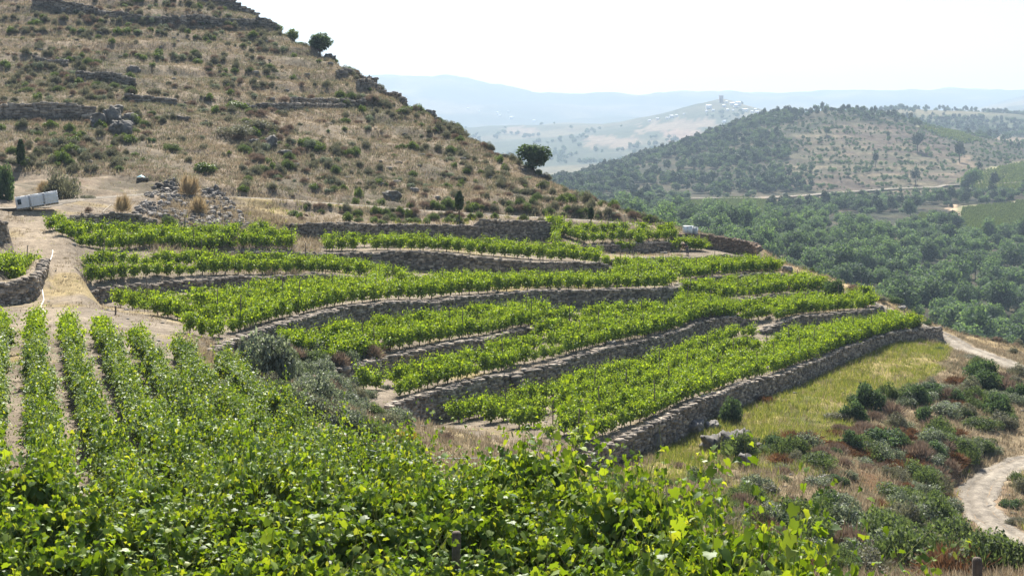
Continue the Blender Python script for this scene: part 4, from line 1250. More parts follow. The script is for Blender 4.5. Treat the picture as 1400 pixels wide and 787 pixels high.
add_kind('rust', [spike_geo(2600 + i, 1400, 0.4, 1, 1, 0.5, 0.016, 9, 0.8) for i in range(3)], M['rust'])
add_kind('yellow', [spike_geo(2700 + i, 1200, 0.5, 1, 1, 0.8, 0.018, 4) for i in range(1)], M['yellow'])
add_kind('straw', [spike_geo(2800 + i, 1300, 0.7, 0.8, 0.8, 1.3, 0.014, 5, 0.5) for i in range(3)], M['straw'])
HGT = {'broom': 1.0, 'bramble': 0.62, 'olive': 0.85, 'dry': 0.8, 'bright': 0.8, 'dark': 0.85, 'rust': 0.55, 'yellow': 0.8, 'straw': 1.5}
LOOK = {'broom': 'dark green broom bush', 'bramble': 'grey green bramble mound', 'olive': 'dull olive shrub', 'dry': 'dry brown bush', 'bright': 'bright green leafy shrub', 'dark': 'dense dark green bush', 'rust': 'rust brown bracken clump', 'yellow': 'rounded yellow bush', 'straw': 'tall tuft of straw coloured grass'}
shrubs = []   # (x,y,z,scale vec,kind,label,group)
def shrub(u, v, wpx, kind, lab=None, asp=1.0, dmin=60, hpx=None):
    """v is the photo row of the foot"""
    p = hit(u, v, dmin)
    R = wpx / 2 / F * p.y
    hs = R * asp if hpx is None else hpx / F * p.y / (HGT[kind] * 1.25)
    shrubs.append((p.x, p.y + R * 0.4, float(grid_h(p.x, p.y + R * 0.4)), (R, R * random.uniform(0.8, 1.1), hs), kind, lab, 'hand', wpx + 400))
for a_ in [
 (352,518,112,'bramble','largest grey green bramble mound, below the curving stone wall',1.9),(318,512,60,'bramble','grey green bramble mound left of the largest bramble mound',1.3),(428,548,84,'bramble','grey green bramble mound between the largest mound and the vine edge',1.5),(440,578,76,'bramble','lower grey green bramble mound at the outer vine edge',1.4),(322,560,56,'bramble','grey bramble patch left of the post below the brambles',0.7),(378,566,56,'bramble','pale bramble patch directly under the largest mound',0.7),(480,580,44,'bramble','bramble mound left of the thin broom',1.0),(296,535,40,'bramble','bramble patch at the left end of the bramble bank',0.8),(405,520,44,'bramble','small bramble mound behind the middle bramble mound',1.0),
 (520,598,34,'broom','thin feathery broom beside the yellow bush',2.0),(551,606,42,'yellow','rounded yellow bush below the stub of stone wall',1.3),(608,604,40,'dry','grey brown dry bush right of the yellow bush',0.9),(575,612,34,'dry','small dry bush just right of the yellow bush',0.8),
 (400,496,26,'bright','tall green weed at the end of the vine row beside brambles',1.6),
 (995,578,50,'dark','square dark green bush against the lowest wall',1.7),(980,588,26,'bright','light green weed clump behind the pale boulder',0.8),(1010,594,26,'dry','round dry brown bush under the square dark green bush',0.9),(1038,606,16,'dark','small dark bush right of the round dry bush',1.0),
 (1172,555,44,'broom','round broom bush at the edge of the meadow',0.9),(1120,640,66,'broom','wide broom bush in the middle of the scrub slope',0.9),(1125,668,56,'bramble','bramble mound with pale leaves under the wide broom bush',1.0),(1215,612,70,'dark','dark leafy bush right of the meadow foot',0.9),(1285,610,62,'broom','large broom bush above the rust brown bracken',0.9),(1235,690,80,'broom','wide low broom bush surrounded by rust brown bracken',0.75),(1312,752,80,'dark','long dark bush beside the dirt road bend',1.1),(1258,745,28,'dark','small round dark bush on the bracken slope',1.3),
 (1352,520,54,'dark','dark brown topped bush on the right ridge',1.5),(1322,535,44,'dry','dry dark bush left of the brown topped bush',0.9),(1270,545,62,'dark','dark bramble bush under the dry ridge grass',0.8),(1300,560,40,'bramble','bramble mound on the right ridge slope',0.8),(1240,556,40,'broom','broom bush above the dark leafy bush',0.8),
 (1345,590,60,'broom','broom bush below the brown topped bush',0.8),(1310,620,60,'broom','broom bush above the dirt road near its upper end',0.9),(1370,575,50,'broom','rightmost broom bush on the upper slope',0.9),(1270,640,50,'bramble','bramble mound above the shaded road edge',0.9),(1288,652,40,'olive','olive shrub overhanging the dirt road',0.9),(1345,610,40,'olive','olive shrub at the top of the dirt road',0.9),(1255,670,40,'olive','olive shrub left of the road bend',0.8),(1286,704,40,'broom','upright broom at the road bend',1.1),
 (1385,695,36,'dark','dark bush on the inner side of the road bend',0.9),(1392,660,30,'broom','broom on the inner side of the road above the bend',1.3),(1395,720,40,'olive','olive shrub inside the road bend',0.8),(1352,787,50,'bramble','silvery bramble mound in front of the road near the post',0.9),(1290,775,56,'bramble','bramble mound left of the lone grey post',0.5),(1230,782,50,'bramble','low bramble spread below the bracken slope',0.4),(1150,770,46,'bramble','bramble spread under the dry grass hollow',0.4),
 (1150,690,54,'bramble','bramble mound at the bottom of the meadow scrub',1.0),(1135,720,44,'broom','broom bush beside the flat stones',1.0),(960,660,60,'broom','loose broom bush below the rock group',1.0),(990,700,70,'broom','soft broom bush above the outermost vines',1.0),(925,640,30,'dry','dry brown twigs under the lowest wall',0.8),(840,665,34,'dry','dry dark bush behind the near vine tips',0.9),(1065,640,30,'olive','olive shrub in the pale grass below the rocks',0.9),
 (1055,720,60,'rust','rust brown bracken patch right of the tall vine shoot',0.7),(1180,600,40,'olive','olive yellow shrub at the meadow foot',0.9),(1150,575,40,'olive','olive shrub by the lower meadow edge',0.8),
 (1142,410,40,'dark','dark green bush at the tip of the ridge walls',2.0),(1172,404,30,'dry','brown bush beside the dark ridge bush',1.7),(1205,412,26,'olive','olive bush behind the few ridge vines',0.8),(1268,446,18,'dark','small dark bush behind the end of the lowest wall',1.2),(1112,372,12,'dark','tiny dark upright bush on the ridge skyline',1.6),(1098,368,20,'olive','low bush on the ridge skyline beside the pale block',0.8),(1285,480,18,'dark','dark small bush under the corner of the lowest wall',0.9),(1218,400,40,'dark','dark bush on the far side of the ridge',0.7),(1325,490,40,'olive','grey scrub beside the ridge track',0.4),
 (82,273,54,'olive','big olive grey bush behind the white tanks',2.4),(10,274,40,'dark','dark round bush at the hill foot, left of the tanks',3.0),(118,272,24,'olive','lower olive bush right of the big olive grey bush',0.8),(120,291,14,'dry','thin reed clump on the path edge wall',2.0),(166,292,32,'straw','tall straw tuft on top of the short dark wall',1.3),(256,272,36,'straw','tallest straw tuft above the rubble slope',1.4),(272,296,40,'straw','straw tuft hanging over the white boulders',1.0),(60,268,30,'straw','straw grass between the dark bush and the tanks',1.0),
 (229,312,30,'broom','round green broom at the foot of the rubble slope',1.5),(259,312,30,'dry','brown bush right of the round green broom',0.6),(359,318,14,'broom','left one of two small green bushes at the rubble foot',1.3),(376,322,14,'broom','right one of two small green bushes at the rubble foot',1.0),(92,320,34,'dry','grey brown twiggy bush at the corner by the first vine',1.0),
 (184,172,22,'bright','bright green bush growing on the rock outcrop',1.6),(178,197,28,'bright','round bright bush below the rock outcrop',1.0),(206,194,16,'dark','dark small bush right of the round bright bush',1.0),(275,238,44,'bright','wide bright shrub above the rubble slope',0.8),(234,208,36,'broom','dark shrub above the hill foot bank',0.8),(318,190,60,'olive','long olive thicket beside the flat topped boulder',0.8),(350,178,50,'olive','grey olive thicket above the flat topped boulder',0.8),(325,150,40,'bright','green shrub mid hill above the thicket',0.7),
 (396,40,34,'bright','bright green bush on the hill crest beside the wall end',1.1),(376,22,24,'bright','small green bush at the hill crest wall end',1.0),(568,141,24,'bright','round green bush on the skyline next to the rocks',1.3),(408,32,16,'dark','dark bush between the crest bushes',1.0),(668,186,14,'dark','small skyline bush above the lone tree slope',1.2),(735,222,22,'bright','round green bush at the foot of the lone tree',1.0),
 (476,303,22,'bright','lone bright green sapling on the bank above the flat topped wall',1.6),(402,296,24,'bright','green weeds left of the sapling on the bank',0.8),(548,304,18,'dry','brown bush above the flat topped wall',0.8),(845,300,20,'dry','brown bush on the bank near the hill tip',0.9),(765,312,20,'olive','olive shrub at the sloping end of the tall wall block',0.9),(910,313,30,'olive','shrub behind the white cabinet',1.0),
]:
    shrub(*a_)
# scattered hillside and slope shrubs
def scatter(n, urange, vrange, dmin, kinds, size, test=None, where='', seed=0, tries=12):
    r = np.random.default_rng(seed); c = 0; t = 0
    while c < n and t < n * tries:
        t += 1
        u, v = r.uniform(*urange), r.uniform(*vrange)
        if test is not None and not test(u, v): continue
        p = hit(u, v, dmin)
        if p.y > 280 or p.y < dmin: continue
        i = int(np.clip(round((u - US[0]) / 4), 0, len(US) - 1)); j = min(np.searchsorted(DS, p.y), len(DS) - 1)
        if RD[i, j] < 1.0 or WD[i, j] < 0.5: continue
        cl = vnoise(np.array([p.x / 8]), np.array([p.y / 8]), seed)[0]
        if r.random() > 0.12 + 0.88 * sstep(0.2, 0.75, np.array(cl)): continue
        k = kinds[min(len(kinds) - 1, int(r.random() ** 1.3 * len(kinds)))]
        R = r.uniform(*size) * (0.7 + 0.6 * cl)
        px = 2 * R * F / p.y
        big = 'broad' if R > (size[0] + size[1]) * 0.5 else 'small'
        shrubs.append((p.x, p.y, p.z - 0.05, (R, R * r.uniform(.75, 1.15), R * r.uniform(1.0, 1.75)), k, f'{big} {LOOK[k]} {where}', f'{big} {LOOK[k]}s {where}', px))
        c += 1
ridge_v = lambda u: np.interp(u, [p[0] for p in RIDGE], [p[1] for p in RIDGE])
for (u0, u1, v0, v1, n, where) in ((0, 330, 2, 75, 230, 'high on the dry hill near the upper stone wall'), (0, 330, 75, 150, 210, 'on the dry hill above the rock outcrop'), (0, 330, 150, 235, 150, 'on the dry hill between rock outcrop and hill foot'),
                                   (330, 600, 30, 160, 190, 'on the upper right part of the dry hill'), (330, 640, 160, 270, 210, 'on the lower middle part of the dry hill'), (600, 900, 150, 300, 150, 'on the narrowing hill spur near the lone tree')):
    scatter(int(n * 1.3), (u0, u1), (v0, v1), 150, ['olive', 'olive', 'dry', 'olive', 'olive', 'dry', 'bramble', 'broom', 'bright'], (0.3, 0.95), lambda u, v: v > ridge_v(u) - 2, where, seed=u0 + v0)
mead_poly = [(800,640),(960,580),(1060,545),(1215,470),(1290,470),(1290,500),(1195,550),(1165,575),(1125,604),(1050,610),(940,640)]
scatter(270, (1010, 1400), (500, 787), 40, ['broom', 'bramble', 'olive', 'broom', 'bramble', 'dark', 'rust', 'dry'], (0.5, 1.5), lambda u, v: not poly_mask(np.array([u]), np.array([v]), mead_poly)[0] and v > 470 + (1400 - u) * 0.2, 'on the scrub slope between meadow and dirt road', seed=11)
scatter(160, (1030, 1320), (590, 787), 40, ['rust', 'rust', 'dry'], (0.4, 1.0), lambda u, v: u - 1040 > (700 - v) * 0.9, 'on the bracken slope left of the dirt road', seed=12)
scatter(50, (820, 1100), (600, 787), 40, ['dry', 'olive', 'bramble', 'broom'], (0.35, 0.8), None, 'below the rocks under the lowest wall', seed=13)
scatter(150, (395, 900), (278, 312), 138, ['bright', 'olive', 'dry', 'broom'], (0.3, 0.8), None, 'on the bank between hill track and upper walls', seed=14)
scatter(40, (1080, 1400), (370, 500), 145, ['olive', 'dry', 'dark'], (0.3, 0.8), None, 'along the ridge track', seed=15)
scatter(170, (285, 545), (478, 612), 60, ['bramble', 'bramble', 'olive', 'bramble', 'dry', 'broom'], (0.45, 1.2), None, 'on the bramble bank', seed=16)
arr = np.array([(s[0], s[1], s[2] + s[3][2] * HGT[s[4]]) for s in shrubs])
ok = seen(arr[:, 0], arr[:, 1], arr[:, 2])
sh = [s for s, o_ in zip(shrubs, ok) if o_ or s[6] == 'hand']
sh.sort(key=lambda s: -s[7])
REST = {}
for i, (x, y, z, sc, k, lab, grp, px) in enumerate(sh):
    if i < 290:
        o = link('shrub', random.choice(SH[k]), None, (x, y, z))
        o.scale = sc; o.rotation_euler = (0, 0, random.uniform(0, 6.28))
        tag(o, lab, 'shrub', None if grp == 'hand' else grp)
    else:
        REST.setdefault(k, []).append((x, y, z, *sc))
G = Geo(); mats = []
for mi, (k, l) in enumerate(REST.items()):
    me = SH[k][0]
    V = np.empty(len(me.vertices) * 3, np.float32); me.vertices.foreach_get('co', V); V = V.reshape(-1, 3)
    f = np.empty(len(me.loops), np.int32); me.loops.foreach_get('vertex_index', f); f = f.reshape(-1, 3)
    l = np.array(l)
    G.add_many(V, f, l[:, :3], l[:, 3:], RNG.uniform(0, 6.28, len(l)), mi)
    mats.append(SH[k][0].materials[0])
tag(link('scrub', G.mesh('scrub', mats)), 'low scrub dotted all over the dry hill and the slopes', 'scrub', kind='stuff')

# ------------------------------------------------------------------ grass
def put_grass(name, lab, zones, mat, seed):
    r = np.random.default_rng(seed); G = Geo()
    for n, xr, yr, dens, ln, blades, wid, spread in zones:
        x = r.uniform(*xr, n); y = r.uniform(*yr, n)
        u = 700 + F * x / y
        okk = (u > US[0] + 8) & (u < US[-1] - 8)
        x, y = x[okk], y[okk]
        keep = r.random(len(x)) < dens(x, y)
        x, y = x[keep], y[keep]
        z = grid_h(x, y)
        vi = seen(x, y, z + ln)
        x, y, z = x[vi], y[vi], z[vi]
        tmpl = [grass_geo(seed + i, blades, ln, spread, wid) for i in range(5)]
        kk = r.integers(0, 5, len(x)); sc = r.uniform(0.6, 1.35, len(x))
        for k in range(5):
            m = kk == k
            G.add_many(*tmpl[k], np.stack([x[m], y[m], z[m]], 1), sc[m], r.uniform(0, 6.28, m.sum()))
    tag(link(name, G.mesh(name, [mat])), lab, 'grass', kind='stuff')
def field(A):
    def f(x, y):
        u = np.clip(700 + F * x / y, US[0], US[-1] - 1)
        i = ((u - US[0]) / 4).astype(int); j = np.clip(np.searchsorted(DS, y), 0, len(DS) - 1)
        return A[i, j]
    return f
fh, fm, fl, fr_, ft, fb, fw = field(z_hill), field(mead), field(z_lr), field(RD), field(right_tip), field(beyond), field(WD)
put_grass('dry_grass', 'straw coloured dry grass over the hill and scrub slopes', [
 (150000, (-115, 25), (148, 290), lambda x, y: fh(x, y) * (fr_(x, y) > 0.2) * np.clip(0.55 - 1.6 * fbm(x / 5, y / 5, 41, 4), 0.08, 1), 0.42, 7, 0.035, 0.3),
 (80000, (5, 60), (40, 150), lambda x, y: fl(x, y) * (1 - 0.8 * fm(x, y)) * (fr_(x, y) > 0.1) * 0.5, 0.4, 9, 0.022, 0.25),
 (9000, (20, 75), (120, 165), lambda x, y: np.maximum(ft(x, y), 0) * (fr_(x, y) > 0.0), 0.35, 9, 0.03, 0.25),
 (9000, (-60, 25), (125, 165), lambda x, y: (fb(x, y) > 0.3) * (fr_(x, y) > 0.2) * (fw(x, y) > 0.6), 0.35, 8, 0.03, 0.25),
 (14000, (-22, 6), (60, 96), lambda x, y: (np.clip(field(bank)(x, y) + 0.6 * field(right_of_edge)(x, y), 0, 1)) * (fw(x, y) > 0.4) * 0.8, 0.4, 9, 0.022, 0.25),
 (9000, (-48, -22), (78, 140), lambda x, y: (fr_(x, y) > -1.0) * (fw(x, y) > 0.5) * sstep(-0.05, 0.15, fbm(x / 3, y / 3, 191, 3)) * 0.8, 0.2, 8, 0.022, 0.22),
 (5000, (-33, -18), (118, 142), lambda x, y: 0.35 + 0 * x, 0.5, 9, 0.03, 0.3),
 (9000, (-45, 40), (60, 150), lambda x, y: (1 - fl(x, y)) * sstep(0.05, 0.2, fbm(x / 5, y / 5, 41, 4)) * (fw(x, y) > 0.5), 0.22, 8, 0.02, 0.2),
], M['dry_grass'], 31)
put_grass('heath', 'low olive and brown heath tufts blended through the dry hillside grass', [
 (90000, (-115, 25), (148, 290), lambda x, y: fh(x, y) * (fr_(x, y) > 0.3) * np.clip(0.55 + 2.2 * fbm(x / 7, y / 7, 161, 4), 0.06, 1), 0.36, 10, 0.035, 0.45),
 (16000, (5, 60), (40, 150), lambda x, y: fl(x, y) * (1 - fm(x, y)) * (fr_(x, y) > 0.3) * np.clip(0.5 + 2 * fbm(x / 5, y / 5, 163, 4), 0.05, 1), 0.32, 10, 0.02, 0.35),
], M['olive'], 61)
put_grass('dead_heath', 'low dead brown heath tufts blended through the dry hillside grass', [
 (40000, (-115, 25), (148, 290), lambda x, y: fh(x, y) * (fr_(x, y) > 0.3) * np.clip(0.25 + 2.2 * fbm(x / 6, y / 6, 171, 4), 0.02, 1), 0.32, 9, 0.03, 0.4),
 (12000, (5, 60), (40, 150), lambda x, y: fl(x, y) * (1 - fm(x, y)) * (fr_(x, y) > 0.3) * np.clip(0.3 + 2 * fbm(x / 4, y / 4, 173, 4), 0.02, 1), 0.3, 10, 0.018, 0.35),
], M['dry_bush'], 67)
put_grass('meadow_grass', 'fresh yellow green grass on the bank under the lowest wall', [
 (60000, (3, 46), (70, 150), lambda x, y: fm(x, y) * np.clip(0.7 + 1.8 * fbm(x / 3, y / 3, 77, 4), 0.1, 1), 0.38, 9, 0.018, 0.22),
 (5000, (-60, 25), (125, 165), lambda x, y: (fb(x, y) > 0.3) * (fr_(x, y) > 0.2) * (fbm(x / 4, y / 4, 99, 3) > 0.02) * (fw(x, y) > 0.6), 0.35, 8, 0.03, 0.25),
 (3000, (-45, 40), (60, 150), lambda x, y: (1 - fl(x, y)) * sstep(0.05, 0.2, fbm(x / 6, y / 6, 143, 4)), 0.16, 8, 0.02, 0.2),
 (9000, (0, 40), (50, 95), lambda x, y: fl(x, y) * (fr_(x, y) > 0.2) * sstep(0.0, 0.15, fbm(x / 4, y / 4, 149, 3)), 0.45, 9, 0.02, 0.22),
], M['green_grass'], 37)

# ------------------------------------------------------------------ trees
def tree_near(name, u, vfoot, vtop, wpx, lab, mat, seed, dmin=60, leaf=0.28, n=2600, trunkf=0.25, cat='tree'):
    p = hit(u, vfoot, dmin)
    Ht = (vfoot - vtop) / F * p.y
    R = wpx / 2 / F * p.y
    e_ = empty(name, p, 0)
    tag(e_, lab, cat)
    T = Geo(); r = np.random.default_rng(seed)
    T.add(*tube([(0, 0, -0.4), (0.05, 0, Ht * trunkf), (-0.05, 0.05, Ht * 0.55), (0, 0, Ht * 0.8)], 0.045 * Ht, 0.012 * Ht, 8))
    for i in range(6):
        a0 = i * 1.05 + r.normal(0, .2); z0 = Ht * r.uniform(trunkf, 0.5)
        T.add(*tube([(0, 0, z0), (math.cos(a0) * R * .35, math.sin(a0) * R * .35, z0 + Ht * .15), (math.cos(a0) * R * .7, math.sin(a0) * R * .7, z0 + Ht * .28)], 0.02 * Ht, 0.006 * Ht, 5))
    link('trunk', T.mesh('trunk', [M['bark']], True), e_)
    rz = Ht * (1 - trunkf * 0.6) / 2
    V, f = crown_geo(seed, n, leaf, R, R * 0.95, rz, 11, 0.05, 0.5)
    V = V + np.array((0, 0, Ht - 2 * rz))
    link('crown', mesh_np('crown', V, [f], mat), e_)
    return e_
tree_near('oak_tree', 729, 229, 183, 46, 'lone round dark oak on the ridge line of the dry hill', M['tree'], 3001, 150, 0.3, 3000, 0.12)
tree_near('oak_tree', 437, 60, 27, 38, 'round dark oak on the hill skyline beside the crest bushes', M['tree'], 3002, 180, 0.3, 2600, 0.12)
def cypress(u, vf, vt, wpx, lab, seed, trunkf=0.05):
    p = hit(u, vf, 100); Ht = (vf - vt) / F * p.y; R = wpx / 2 / F * p.y
    e_ = empty('cypress_tree', p); tag(e_, lab, 'tree')
    link('trunk', Geo_tube([(0, 0, -0.3), (0, 0, Ht * 0.4), (0, 0, Ht * 0.8)], 0.09, 0.03), e_)
    r = np.random.default_rng(seed); n = 900
    t = r.random(n) ** 0.8; an = r.uniform(0, 6.28, n)
    rad = R * np.clip(np.minimum(1, (1 - t) * 2.4 + 0.12) * np.minimum(1, 0.45 + t * 3), 0, 1) * r.uniform(0.55, 1.05, n)
    Pp = np.stack([np.cos(an) * rad, np.sin(an) * rad, Ht * (trunkf + (1 - trunkf) * t)], 1)
    D = np.stack([np.cos(an) * .5, np.sin(an) * .5, np.ones(n)], 1) + r.normal(0, .2, (n, 3))
    Nn = np.stack([np.cos(an), np.sin(an), np.full(n, .3)], 1) + r.normal(0, .3, (n, 3))
    V0 = np.array([(-0.1, 0, 0), (0.4, 0.4, 0.1), (1.0, 0, 0), (0.4, -0.4, 0.1)])
    V = orient(V0, D, Nn, r.uniform(.14, .3, n), Pp)
    f = (np.array([(0, 1, 2), (0, 2, 3)])[None] + (np.arange(n) * 4)[:, None, None]).reshape(-1, 3)
    link('crown', mesh_np('crown', V, [f], M['cypress']), e_)
def Geo_tube(path, r0, r1, mat='bark', k=7):
    g = Geo(); g.add(*tube(path, r0, r1, k)); return g.mesh('tube', [M[mat]], True)
cypress(628, 303, 263, 10, 'slim young cypress on a thin stem by the hill track', 3010, 0.38)
cypress(28, 228, 194, 9, 'narrow dark cypress at the hill foot above the white tanks', 3011)
cypress(808, 303, 286, 6, 'tiny dark cypress at the far end of the hill track', 3012, 0.2)

# valley and hill trees
TT = []
for i in range(5):
    T = tube([(0, 0, -0.5), (0.02, 0, 0.4), (0, 0.02, 1.1)], 0.06, 0.03, 5)
    V, f = crown_geo(3100 + i, 1700, 0.12, 1, 1, 0.95, 10, 0.06, 0.8, 0, (0.34, 0.55))
    TT.append((V + np.array((0, 0, 0.25)), f, T))
PT = []
for i in range(3):
    T = tube([(0, 0, -0.5), (0.02, 0, 0.8), (0, 0.02, 2.2)], 0.07, 0.03, 5)
    V, f = crown_geo(3200 + i, 1200, 0.13, 0.8, 0.8, 1.15, 11, 0.1, 0.4, 0, (0.3, 0.5))
    PT.append((V + np.array((0, 0, 0.55)), f, T))
def tmesh(t, mat):
    V, f, T = t
    return mesh_np('tree', np.concatenate([V, T[0]]), [f, T[1] + len(V)], [M[mat], M['bark']], [0, 1])
TM = {('broadleaf', m): [tmesh(t, m) for t in TT] for m in ('tree', 'tree_light')}
TM[('pine', 'pine')] = [tmesh(t, 'pine') for t in PT]
trees = []
def far_field(x, y):
    u = np.clip(700 + F * x / y, FU[0], FU[-1] - 1)
    i = ((u - FU[0]) / 5).astype(int); j = np.clip(np.searchsorted(FD, y), 0, len(FD) - 1)
    return FIELDM[i, j], FV[i, j], u
r = np.random.default_rng(77)
def tree_zone(n, d0, d1, u0, u1, dens, size, kinds, where, gap=0):
    d = np.sqrt(r.uniform(d0 ** 2, d1 ** 2, n)); u = r.uniform(u0, u1, n)
    x = (u - 700) / F * d
    fm_, v_, _ = far_field(x, d)
    z = far_h(x, d)
    keep = (r.random(n) < dens(x, d, u, v_)) & (np.where(size[1] < 2.5, np.where(fm_ > 0.8, 1, 0), fm_) < r.random(n)) & far_seen(x, d, z + size[1] * 1.4)
    cells = {}
    for xx, yy, z_ in zip(x[keep], d[keep], z[keep]):
        R = r.uniform(*size)
        if gap:
            ci, cj = int(xx // 6), int(yy // 6)
            if any((xx - a_) ** 2 + (yy - b_) ** 2 < (gap * (R + c_)) ** 2 for di in (-1, 0, 1) for dj in (-1, 0, 1) for a_, b_, c_ in cells.get((ci + di, cj + dj), ())): continue
            cells.setdefault((ci, cj), []).append((xx, yy, R))
        k = kinds[r.integers(0, len(kinds))]
        trees.append((xx, yy, z_, R, k, where, R / yy))
B1, B2, PN = ('broadleaf', 'tree'), ('broadleaf', 'tree_light'), ('pine', 'pine')
roadz = lambda u, v: (np.abs(v - np.interp(u, [880, 1000, 1130, 1280, 1400], [268, 267, 264, 256, 250])) > 3)
tree_zone(5000, 330, 720, 640, 1560, lambda x, y, u, v: sstep(-0.22, 0.08, fbm(x / 38, y / 38, 201, 3)), (2.2, 6.0), [B1, B2, B2, B2, B1], 'in the wooded valley below the ridge', 0.82)
tree_zone(2600, 720, 1000, 640, 1560, lambda x, y, u, v: sstep(-0.12, 0.12, fbm(x / 50, y / 50, 203, 3)) * 0.8, (2.4, 4.6), [B1, B2, PN, B1], 'around the vineyards across the valley')
tree_zone(8500, 1000, 1680, 560, 1110, lambda x, y, u, v: sstep(-0.12, 0.12, fbm(x / 60, y / 60, 207, 3) + np.interp(u, [560, 900, 1110], [0.2, 0.06, -0.12])) * roadz(u, v), (2.2, 4.6), [B1, B1, PN], 'on the wooded flank of the round hill')
tree_zone(6000, 1000, 1680, 980, 1500, lambda x, y, u, v: sstep(-0.25, 0.2, fbm(x / 22, y / 22, 211, 3)) * roadz(u, v), (0.7, 2.3), [B1, B2, B1], 'as low bushes on the bare flank')
tree_zone(500, 1000, 1680, 1080, 1500, lambda x, y, u, v: sstep(0.08, 0.2, fbm(x / 50, y / 50, 212, 3)) * roadz(u, v), (2.0, 4.0), [B1, PN, B1], 'on the bare flank of the round hill')
tree_zone(160, 1500, 1620, 1000, 1260, lambda x, y, u, v: np.ones_like(x), (2.5, 4.2), [B1, PN], 'on the crest of the round hill')
tree_zone(3200, 1800, 2900, 1080, 1560, lambda x, y, u, v: sstep(-0.12, 0.12, fbm(x / 120, y / 120, 213, 3)), (3.5, 6), [PN, B1], 'on the ridge behind the round hill')
tree_zone(1600, 3000, 5000, 560, 1200, lambda x, y, u, v: sstep(0.0, 0.15, fbm(x / 200, y / 200, 217, 3)), (5, 9), [B1], 'below the castle village')
for u, v, h, k, lab in ((1252,252,22,PN,'tall dark tree by the valley road'),(1330,262,30,B2,'pale poplar like tree at the valley road'),(1318,262,22,B1,'round tree in the clump at the valley road'),(1360,262,26,PN,'tall dark pine right of the poplar clump'),(1254,208,30,PN,'lone tall pine on the right flank of the round hill'),(1312,222,30,PN,'second tall pine right of the lone pine on the round hill'),(1245,300,26,B1,'conical dark tree in front of the vineyard path'),(1288,316,24,B1,'dark round tree below the vineyard path'),(960,258,16,PN,'dark tree in the hedge over the valley road'),(1003,196,20,PN,'dark tree group member left on the round hill'),(1130,186,14,B1,'dark bush left on the bare flank'),(1197,228,16,PN,'small dark pine on the bare flank terraces')):
    p = far_hit(u, v, 330, 1700)
    R = h / F * p.y / (2.4 if k is PN else 2.1)
    trees.append((p.x, p.y, p.z, R, k, lab, 1.0))
trees.sort(key=lambda t: -t[6])
REST = {}
for i, (x, y, z, R, k, where, px) in enumerate(trees):
    if i < 292:
        name = 'pine_tree' if k[0] == 'pine' else 'broadleaf_tree'
        o = link(name, random.choice(TM[k]), None, (x, y, z))
        o.scale = (R * random.uniform(.85, 1.15), R * random.uniform(.85, 1.15), R * random.uniform(.8, 1.2)); o.rotation_euler = (0, 0, random.uniform(0, 6.28))
        if px == 1.0:
            tag(o, where, 'tree')
        else:
            col = {'tree': 'dark green', 'tree_light': 'lighter green', 'pine': 'blackish green'}[k[1]]
            sz = 'big' if R > 3.4 else 'small'
            dist = 'close behind the ridge track' if y < 420 else 'midway down the wooded valley' if y < 500 else 'in the upper part of the wooded valley'
            lab = f'{sz} rounded {col} tree {dist}'
            tag(o, lab, 'tree', lab + ', one of many')
    else:
        REST.setdefault(k, []).append((x, y, z, R))
G = Geo(); mats = [M['tree'], M['tree_light'], M['pine'], M['bark']]
for k, l in REST.items():
    l = np.array(l); mi = {'tree': 0, 'tree_light': 1, 'pine': 2}[k[1]]
    src = PT if k[0] == 'pine' else TT
    kk = RNG.integers(0, len(src), len(l))
    for q in range(len(src)):
        m = kk == q
        lq = l[m]
        V, f, T = src[q]
        if lq.size:
            farm = lq[:, 1] > 1000
            for sel, step in ((~farm, 2), (farm, 6)):
                a_ = lq[sel]
                if len(a_) == 0: continue
                nf = len(f) // 2
                fsel = np.arange(nf)[::step]
                ff = f.reshape(nf, 2, 3)[fsel].reshape(-1, 3)
                VV_ = V.reshape(-1, 4, 3)
                if step > 1:
                    c_ = VV_.mean(1, keepdims=True)
                    VV_ = c_ + (VV_ - c_) * (1.35 if step == 2 else 2.1)
                VV_ = VV_[fsel].reshape(-1, 3)
                ff = (np.array([(0, 1, 2), (0, 2, 3)])[None] + (np.arange(len(fsel)) * 4)[:, None, None]).reshape(-1, 3)
                S = np.stack([a_[:, 3] * RNG.uniform(.85, 1.15, len(a_)), a_[:, 3], a_[:, 3] * RNG.uniform(.75, 1.1, len(a_))], 1)
                G.add_many(VV_, ff, a_[:, :3], S, RNG.uniform(0, 6.28, len(a_)), mi)
tag(link('woods', G.mesh('woods', mats)), 'far woods covering the valley sides and the hills behind', 'woods', kind='stuff')

# vineyard rows on the far fields: low green strips, uncountable from here
G = Geo(); bush = crown_geo(3300, 26, 0.75, 0.75, 0.5, 0.6, 3, 0.0, 0.6)
ii, jj = np.nonzero(ROWSM > 0.5)
Pp = []
for nm, poly, d0, d1 in FIELDS:
    if nm != 'vineyard': continue
    pu = [p[0] for p in poly]
    for d in np.arange(d0, d1, 3.4 if d1 <= 1040 else 6.0):
        u = np.arange(min(pu), max(pu), 1.15 / d * F * (1 if d1 <= 1040 else 2.5))
        dd = d + 14 * np.sin(u / 60.0)
        x = (u - 700) / F * dd
        fm_, v_, _ = far_field(x, dd)
        m = poly_mask(u + 0 * x, v_, poly) & (r.random(len(u)) < 0.9)
        Pp.append(np.stack([x[m], dd[m], far_h(x[m], dd[m])], 1))
Pp = np.concatenate(Pp)
if len(Pp) > 16000: Pp = Pp[r.permutation(len(Pp))[:16000]]
G.add_many(*bush, Pp, r.uniform(0.7, 1.2, len(Pp)) * np.where(Pp[:, 1] > 1040, 1.7, 1), r.uniform(-0.2, 0.2, len(Pp)))
